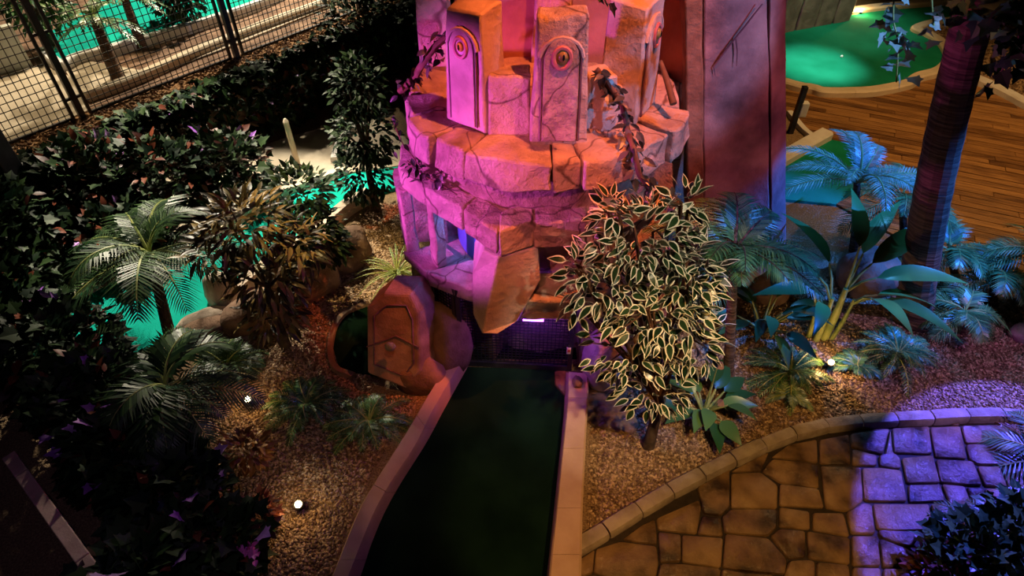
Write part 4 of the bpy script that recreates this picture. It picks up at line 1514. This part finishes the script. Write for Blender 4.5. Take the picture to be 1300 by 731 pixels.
grass('fern_bush', G(1000, 478), 'dark green fern bush in gravel right of the cycad trunk', 34, 0.46, 0.07, ['frond', 'stem_green'], 21, rise=(.5, 1.45))
grass('fern_bush', G(1135, 455), 'blue tinted fern bush in gravel before the leaning trunk', 36, 0.48, 0.07, ['frond', 'stem_green'], 22, rise=(.5, 1.45))
grass('fern_bush', G(1085, 470), 'small fern beside the glowing ground lamp under the banana', 12, .26, .08, ['frond', 'stem_green'], 23)
grass('fern_bush', G(1000, 505), 'short cyan lit tuft at the foot of the dark fern bush', 12, .24, .06, ['frond_grey', 'stem_green'], 24, rise=(.2, 1.0))


def bladed(name, base, label, cat, specs, mats, stems=None, stem_m='stem_green', tmpl=None):
    """specs: (azimuth deg, elevation deg, stalk, length, width)"""
    t = thing(name, base, label, cat)
    base = Vector(base)
    for az, el, st, L_, W_ in specs:
        a, e = math.radians(az), math.radians(el)
        d = Vector((math.cos(a) * math.cos(e), math.sin(a) * math.cos(e), math.sin(e)))
        q = base + Vector((0, 0, .03)) + d * st
        mb = MB(); mb.tube([base + Vector((0, 0, -.01)), base.lerp(q, .5) + Vector((0, 0, .04 * st)), q], [.016, .012, .008], 6)
        mb.build('leaf_stalk', stem_m, t, smooth=60)
        o = leaf_mb(L_, W_, 8, .25, .38).build('leaf', mats, None, smooth=60)
        o.parent = t
        dl = Vector((math.cos(a) * math.cos(e * .5), math.sin(a) * math.cos(e * .5), math.sin(e * .5)))
        o.matrix_local = Matrix.Translation(-base) @ orient(q, dl, math.sin(az) * .4, 1)
    if stems:
        for p0, p1, r in stems:
            mb = MB(); mb.tube([p0, (p0 + p1) / 2 + Vector((.02, 0, 0)), p1], [r, r * .8, r * .6], 9)
            mb.build('stem', stem_m, t, smooth=60)
    return t


bb = G(1045, 432)
ban = thing('banana_plant', bb, 'banana plant with broad arching leaves lit yellow from below', 'banana plant')
tops = []
for dx, dy, tx, ty, h_, r_ in [(-.07, .0, -.06, .06, .50, .032), (.02, .03, .05, .10, .58, .042), (-.12, .05, -.16, .10, .44, .026), (.09, .02, .16, .08, .46, .024)]:
    p0, p1 = bb + Vector((dx, dy, -.01)), bb + Vector((tx, ty, h_))
    mb = MB(); mb.tube([p0, (p0 + p1) / 2 + Vector((.01, 0, 0)), p1], [r_, r_ * .85, r_ * .55], 9)
    mb.build('stem', 'stem_green', ban, smooth=60)
    tops.append(p1)
for k, az, el, st, L_, W_ in [(1, 20, 55, .30, .72, .20), (1, -12, 40, .26, .66, .19), (1, 55, 62, .34, .62, .17), (0, 120, 62, .34, .55, .16), (3, -38, 30, .22, .62, .18), (3, -70, 45, .2, .45, .18), (0, 165, 50, .28, .55, .16), (2, 200, 45, .24, .5, .15), (1, 88, 78, .42, .5, .15), (3, 5, 12, .2, .7, .17), (2, 250, 35, .2, .4, .14)]:
    a, e = math.radians(az), math.radians(el)
    d = Vector((math.cos(a) * math.cos(e), math.sin(a) * math.cos(e), math.sin(e)))
    q = tops[k] + d * st
    mb = MB(); mb.tube([tops[k] - Vector((0, 0, .05)), tops[k].lerp(q, .5) + Vector((0, 0, .02)), q], [.015, .012, .008], 6)
    mb.build('leaf_stalk', 'stem_green', ban, smooth=60)
    o = leaf_mb(L_, W_, 9, .25, .55).build('leaf', 'leaf_banana', None, smooth=60)
    o.parent = ban
    e2 = e * .75
    o.matrix_local = Matrix.Translation(-bb) @ orient(q, (math.cos(a) * math.cos(e2), math.sin(a) * math.cos(e2), math.sin(e2)), math.sin(az) * .3, 1)
lb = G(893, 525)
rs = random.Random(5)
pl = bladed('peace_lily', lb, 'dark broad leaved lily with peach blooms between ficus and cycad', 'plant',
            [(i * 137 % 360, 28 + (i * 23) % 45, .16 + .02 * (i % 6), .24 + .015 * (i % 5), .13) for i in range(17)], 'leaf_mid', None)
for x, y in [(910, 468), (911, 515)]:
    q = V(x, y, lb.y - .05)
    mb = MB(); mb.tube([lb, lb.lerp(q, .6), q], .005, 5); mb.build('flower_stalk', 'stem_green', pl)
    o = leaf_mb(.12, .07, 5, .4, .1).build('flower', 'flower_peach', None); o.parent = pl
    o.matrix_local = Matrix.Translation(-lb) @ orient(q, (.2, -.2, 1), .5, 1)
lb2 = G(965, 420)
bladed('aspidistra', lb2, 'dark leafy plant in the shade behind the cycad trunk', 'plant',
       [(i * 137 % 360, 35 + (i * 23) % 45, .25 + .03 * (i % 6), .34 + .02 * (i % 5), .12) for i in range(16)], 'leaf_mid', None)

# dark bush at the lower right corner
bl = G(1235, 720)
shrub('ivy_bush', bl, 'dark ivy and fern bush overhanging the flagstones at the path edge', 'bush',
      [((0, 0, .22), (.42, .30, .26)), ((.3, .12, .3), (.30, .3, .24))], L_lobe, ['leaf_mid'], 900, 200, .085, seed=31, stem_r=.02)
shrub('red_leaf_bush', G(1185, 745), 'reddish brown leafy shrub at the foot of the dark ivy bush', 'bush', [((0, 0, .16), (.22, .2, .15))], L_oval, ['leaf_red'], 320, 100, .07, seed=32, stem_r=.012)
grass('fern_bush', G(1270, 705), 'bright green fern rising out of the dark ivy bush', 12, .55, .13, ['frond', 'stem_green'], 33, rise=(.5, 1.3))
grass('fern_bush', G(1330, 590), 'spiky palm fern reaching over the flagstones from beyond the path', 12, .6, .2, ['frond', 'stem_green'], 34, rise=(.3, 1.0))

# ------------------------------------------------------------------ hanging vines
def hanging(name, pts, label, n, nparts, tmpl, mats, size, seed, spread=.05, r=.006, cat='vine', stem_m='stem_brown', extra=None):
    rs = random.Random(seed)
    t = thing(name, pts[-1] if pts[-1][2] < pts[0][2] else pts[0], label, cat)
    S_ = catmull(pts, 8)
    mb = MB(); mb.tube(S_, r, 6); mb.build('vine_stem', stem_m, t, smooth=60)
    Ms = []
    for i in range(n):
        p = S_[min(int(rs.random() * len(S_)), len(S_) - 1)] + Vector((rs.gauss(0, spread), rs.gauss(0, spread), rs.gauss(0, spread)))
        d = Vector((rs.gauss(0, 1), rs.gauss(0, 1), -.8 + rs.gauss(0, .6)))
        Ms.append(orient(p, d, rs.uniform(-1, 1), size * rs.uniform(.7, 1.3)))
    leaves(t, tmpl, mats, Ms, nparts)
    return t


hanging('hanging_vine', [V(1138, -40, 3.0), V(1134, 20, 3.0), V(1140, 55, 2.98), V(1138, 104, 2.98)], 'blue green vine hanging in the air before the far green', 34, 34, L_lobe, ['leaf_lit'], .065, 41, .026, .004, stem_m='stem_green')
hanging('hanging_vine', [V(1185, -40, 3.0), V(1183, 0, 3.0), V(1186, 38, 3.0)], 'short vine tip hanging between the long vine and the palm trunk', 12, 12, L_lobe, ['leaf_lit'], .06, 42, .022, .004, stem_m='stem_green')
hanging('climbing_vine', [V(1225, 12, 3.95), V(1260, 15, 3.98), V(1290, 30, 4.05), V(1290, 60, 4.1), V(1270, 92, 4.1)], 'blue lit vine wrapped round the top of the leaning palm', 90, 90, L_lobe, ['leaf_mid'], .11, 43, .08)
hanging('hanging_vine', [V(760, -30, 3.6), V(768, 0, 3.6), V(772, 8, 3.6)], 'tiny vine tip dangling above the right eye pillar', 6, 6, L_lobe, ['leaf_mid'], .07, 44, .02, .004, stem_m='stem_green')
hanging('garland', [V(757, 88, 3.95), V(775, 110, 3.92), V(790, 135, 3.85), V(797, 165, 3.78), V(805, 190, 3.62), V(814, 225, 3.55), V(835, 240, 3.6), V(865, 262, 3.6)], 'dark glossy leaf garland trailing down right of the eye pillars', 150, 150, L_oval, ['leaf_vine_grey'], .085, 45, .022, .02)
hanging('garland', [V(507, 117, 4.35), V(525, 100, 4.35), V(537, 80, 4.3), V(552, 60, 4.3), V(568, 46, 4.3)], 'dark rope like garland climbing to the left eye pillar', 70, 70, L_oval, ['leaf_vine_grey'], .075, 46, .03, .025)
hanging('garland', [V(517, 204, 4.25), V(540, 224, 4.1), V(556, 232, 4.0), V(580, 247, 3.85)], 'dry dark leaves lying on the left lintel of the temple', 34, 34, L_oval, ['leaf_vine_grey'], .07, 47, .03, .006)
hanging('garland', [V(498, 150, 4.2), V(510, 180, 4.1), V(528, 205, 4.0), V(520, 215, 4.05)], 'thin ivy strand hanging under the left end of the stone ring', 34, 34, L_oval, ['leaf_dark'], .06, 48, .03, .005)

# ------------------------------------------------------------------ left side
grass('grass_tuft', G(505, 352), 'yellow green grass tuft behind the carved coffin stone', 34, .55, .02, ['frond_grey', 'stem_green'], 51, rise=(.5, 1.4), cat='grass', n=8, lw=.02)
p_ = palm('areca_palm', G(222, 455), V(190, 322, 4.25), 'large dark areca palm arching over the turquoise lane', 'palm', 16, 1.05, ['frond_dark', 'stem_green'], .05, 'trunk_dark', seed=52, W=.30, n=28, rise=(.15, 1.2), droop=.7, lw=.02)
palm('areca_palm', G(215, 540), V(210, 490, 3.05), 'low dark palm below the turquoise lane', 'palm', 16, .80, ['frond_dark', 'stem_green'], .03, 'trunk_dark', seed=53, W=.26, n=24, rise=(.15, 1.2), droop=.7, lw=.026)
grass('fern_bush', G(392, 520), 'dark green fern bush beside the small dark carpet', 34, 0.44, 0.08, ['frond', 'stem_green'], 54, rise=(.5, 1.45))
grass('fern_bush', G(470, 540), 'fern bush at the foot of the coffin stone', 24, 0.44, 0.09, ['frond', 'stem_green'], 55, rise=(.5, 1.3))
grass('fern_bush', G(290, 470), 'leafy dark fern bush below the croton boulders', 24, .40, .14, ['frond_dark', 'stem_green'], 56)
shrub('orange_shrub', G(322, 590), 'small orange brown shrub under the ground lamp', 'bush', [((0, 0, .22), (.17, .15, .14))], L_oval, ['leaf_orange'], 170, 100, .075, seed=57, stem_r=.008, stem_m='stem_brown')
shrub('red_shrub', G(335, 665), 'small dark red shrub left of the bright ground lamp', 'bush', [((0, 0, .15), (.15, .14, .13))], L_oval, ['leaf_red'], 170, 90, .07, seed=58, stem_r=.008, stem_m='stem_brown')

shrub('croton_shrub', G(365, 440), 'tall brown and yellow croton shrub over the turquoise lane', 'shrub',
      [((-.10, .22, 1.25), (.36, .32, .30)), ((.0, .1, .80), (.34, .3, .28)), ((.0, .0, .42), (.24, .22, .16)), ((-.42, .2, 1.0), (.22, .22, .22)), ((.28, .22, 1.05), (.22, .22, .2))], L_long, ['leaf_croton'], 1000, 280, .15, seed=61, stem_r=.035)
shrub('ficus_shrub', G(402, 378), 'dark green small leaved shrub beside the croton', 'shrub',
      [((.02, .15, 1.15), (.30, .28, .28)), ((.05, .1, .80), (.36, .3, .26)), ((.2, .1, .62), (.22, .22, .2))], L_oval, ['leaf_dark'], 1300, 260, .085, seed=62, stem_r=.03)
shrub('ficus_shrub', G(480, 268), 'dark leafy shrub against the left flank of the temple', 'shrub',
      [((0, 0, 1.0), (.36, .34, .40)), ((-.1, 0, .5), (.34, .3, .34)), ((.0, .1, 1.5), (.3, .3, .35))], L_oval, ['leaf_dark'], 1500, 200, .085, seed=63, stem_r=.04)

# vine hedge hanging over the terrace edge
vt = thing('vine_hedge', FA + FN * .6, 'dense dark vine hedge spilling over the terrace edge below the wire fence', 'hedge')
rs = random.Random(71)
Ms, Mr = [], []
for i in range(6800):
    s = rs.uniform(-1.4, 7.0)
    a = rs.uniform(-.3, 2.6)                      # round the lip, then down the face
    bulge = .12 * noise.noise(Vector((s * 1.6, a, 0))) + .30
    if a < 1.2:
        off = FN * (.50 + bulge * (.5 + .5 * math.sin(a))) ; z = ZT + .02 + bulge * math.cos(a) * .25
    else:
        off = FN * (.5 + bulge * rs.uniform(.7, 1.25)); z = ZT + .15 - (a - 1.2) * .62
    p = FA + FD * s + off
    p = Vector((p.x, p.y, max(z + rs.gauss(0, .05), .05)))
    d = FN * rs.uniform(.2, 1.2) + FD * rs.uniform(-.8, .8) + Vector((0, 0, rs.uniform(-.9, .5)))
    (Mr if rs.random() < .13 else Ms).append(orient(p, d, rs.uniform(-.8, .8), rs.uniform(.07, .13)))
leaves(vt, L_lobe, ['leaf_dark'], Ms, 200)
leaves(vt, L_oval, ['leaf_red'], Mr, 60)
me = lobed_mb().mesh('flower', ['flower_purple'])
for i in range(26):
    p = FA + FD * rs.uniform(-.3, 4) + FN * rs.uniform(.7, .92)
    link('flower', me, vt, orient(Vector((p.x, p.y, rs.uniform(.2, .9))), FN + Vector((rs.uniform(-.5, .5), 0, rs.uniform(-.3, .6))), 0, rs.uniform(.05, .09)))


def mass(name, loc, label, blobs, n, npart, size, seed, reds=.12, flowers=10, mats='leaf_dark'):
    rs = random.Random(seed)
    t = thing(name, loc, label, 'bush')
    Ms, Mr, Mf = [], [], []
    tot = sum(b[1][0] * b[1][1] + b[1][1] * b[1][2] for b in blobs)
    mb = MB()
    for c, r in blobs:
        c = Vector(c)
        mb = MB()
        mb.tube([Vector((c.x, c.y, -.02)), Vector((c.x + .03, c.y, c.z * .6)), c], [.03, .025, .015], 6)
        mb.build('stem', 'trunk_dark', t, smooth=60)
        for p, d in shell_points(c, r, int(n * (r[0] * r[1] + r[1] * r[2]) / tot), rs, .45, -.9):
            p.z = max(p.z, .04)
            dd = d + Vector((rs.uniform(-.7, .7), rs.uniform(-.7, .7), rs.uniform(-.7, .5)))
            M = orient(p, dd, rs.uniform(-.8, .8), size * rs.uniform(.6, 1.3))
            (Mr if rs.random() < reds else Ms).append(M)
        for _ in range(flowers // len(blobs) + 1):
            p, d = shell_points(c, r, 1, rs, .95, .2)[0]
            Mf.append(orient(p, d + Vector((0, -.5, .3)), 0, size * rs.uniform(.7, 1.1)))
    leaves(t, L_lobe, [mats], Ms, npart)
    leaves(t, L_oval, ['leaf_red'], Mr, 40)
    me = lobed_mb().mesh('flower', ['flower_purple'])
    for M in Mf: link('flower', me, t, M)
    return t


mass('climber_bush', (-4.1, 5.9, 0), 'large dark climber bush with red leaves in front of the terrace wall',
     [((-4.55, 5.9, .55), (.55, .5, .55)), ((-3.9, 6.0, .55), (.55, .45, .5)), ((-3.3, 6.4, .5), (.5, .4, .45)), ((-4.1, 5.3, .35), (.5, .4, .35))], 2600, 160, .12, 81, .22, 14)
mass('climber_bush', (-4.7, 4.7, 0), 'black shadowed bush beside the sand path and the black column',
     [((-4.95, 4.9, .5), (.5, .6, .7)), ((-4.7, 4.2, .4), (.5, .45, .5)), ((-4.3, 3.7, .4), (.5, .4, .45))], 1700, 100, .12, 82, .1, 8)
mass('flowering_vine', (-3.0, 3.0, 0), 'dark trailing vine mass with purple flowers along the pinkish handrail',
     [((-3.75, 3.5, .45), (.5, .45, .5)), ((-3.25, 3.05, .4), (.5, .4, .45)), ((-2.85, 2.65, .35), (.45, .4, .4)), ((-2.45, 2.35, .3), (.42, .36, .35)), ((-2.05, 2.0, .25), (.40, .3, .30)), ((-2.4, 1.75, .3), (.4, .3, .35))], 3000, 280, .12, 83, .1, 24)
# bright blooms
fl = thing('blossom', G(318, 706, .2), 'magenta blossom cluster at the edge of the dark vine', 'flower')
me = leaf_mb(1, .55, 4, .2, .2).mesh('petal', ['flower_pink'])
rs = random.Random(3)
for i in range(14):
    link('petal', me, fl, orient(G(314 + rs.uniform(-14, 14), 702 + rs.uniform(-9, 9), .30), (rs.uniform(-1, 1), rs.uniform(-1, 1), .5), 0, .07))
mb = MB(); mb.tube([G(318, 706) - Vector((0, 0, .01)), G(314, 702, .28)], .006, 5); mb.build('stalk', 'stem_green', fl)

# plants behind the fence and behind the temple
def up_on(px, py): return G(px, py, ZT)


palm('yucca', up_on(150, 100), up_on(150, 100) + Vector((.0, .05, .75)), 'spiky yucca behind the wire fence on the upper terrace', 'yucca', 20, .62, ['frond', 'stem_green'], .07, 'trunk_palm', seed=91, W=.10, n=10, rise=(-.1, 1.3), droop=.6, lw=.04)
palm('yucca', up_on(180, 60), up_on(180, 60) + Vector((.0, .05, .7)), 'second yucca rising behind the first on the upper terrace', 'yucca', 18, .6, ['frond', 'stem_green'], .06, 'trunk_palm', seed=92, W=.10, n=10, rise=(-.1, 1.3), droop=.6, lw=.04)
shrub('terrace_shrub', up_on(70, 60), 'leafy green shrub by the white wall behind the fence', 'shrub', [((0, 0, .7), (.45, .4, .5))], L_oval, ['leaf_mid'], 500, 60, .13, seed=93)
shrub('terrace_shrub', up_on(235, 30), 'dark shrub beside the upper turquoise lane', 'shrub', [((0, 0, .5), (.4, .4, .45))], L_oval, ['leaf_dark'], 500, 60, .13, seed=94)
shrub('backdrop_shrub', G(470, 90), 'dark shrub behind the left end of the temple ring', 'shrub', [((0, 0, .7), (.7, .6, .6)), ((.6, .2, .8), (.7, .6, .7))], L_oval, ['leaf_dark'], 1400, 100, .13, seed=95)
shrub('backdrop_shrub', G(605, 60), 'dark shrub showing between the pillars behind the temple', 'shrub', [((0, 0, .7), (.8, .6, .8)), ((.9, .3, .6), (.7, .6, .6))], L_oval, ['leaf_dark'], 1400, 100, .13, seed=96)
# timber stake in the sand
sk = thing('stake', G(379, 212), 'slanting pale timber stake in the sand behind the vines', 'stake')
a = G(379, 212)
mb = MB(); mb.tube([a - Vector((0, 0, .02)), a + Vector((-.03, .05, .62))], [.04, .036], 8); mb.build('shaft', 'kerb_cream', sk, smooth=60)
mb = MB(); mb.tube([a + Vector((-.03, .05, .62)), a + Vector((-.032, .052, .66))], [.036, .015], 8); mb.build('tip', 'kerb_cream', sk, smooth=60)


# ------------------------------------------------------------------ ground lamps
def ground_lamp(px, py, label, aim, watts):
    g = G(px, py)
    z = .11
    g = G(px, py, z)
    t = thing('ground_lamp', (g.x, g.y, 0), label, 'lamp')
    mb = MB(); mb.tube([(g.x, g.y + .02, -.02), (g.x, g.y + .02, z - .03)], .008, 6); mb.build('spike', 'lamp_black', t)
    d = Vector(aim).normalized()
    R = d.to_track_quat('Z', 'Y').to_matrix().to_4x4()
    mb = MB(); mb.lathe([(.018, -.075), (.03, -.06), (.034, 0), (.034, .012), (.028, .012), (.026, .0)], 14, 0, Matrix.Translation((g.x, g.y, z)) @ R)
    h_ = mb.build('lamp_head', 'lamp_black', t, smooth=40)
    mb = MB(); mb.ico((0, 0, 0), (.025, .025, .012), 2, 0)
    o = mb.build('lens', 'lamp_glass', None, smooth=180); o.parent = h_
    o.matrix_local = Matrix.Translation(Vector((g.x, g.y, z)) + d * .010) @ R
    p = Vector((g.x, g.y, z)) + d * .06
    point('ground_lamp_light', p + Vector((0, 0, .05)), (1, .60, .22), watts, .03)


ground_lamp(379, 640, 'bright ground spotlight in the gravel left of the lane', (.05, -.45, .85), 1.7)
ground_lamp(315, 507, 'small ground spotlight between the dark ferns', (.1, -.3, .9), 1.8)
ground_lamp(1055, 460, 'glowing ground spotlight under the banana plant', (-.3, -.35, .9), 6)
ground_lamp(1093, 14, 'far warm spotlight by the rock wall behind the green', (-.2, -.5, .6), 14)
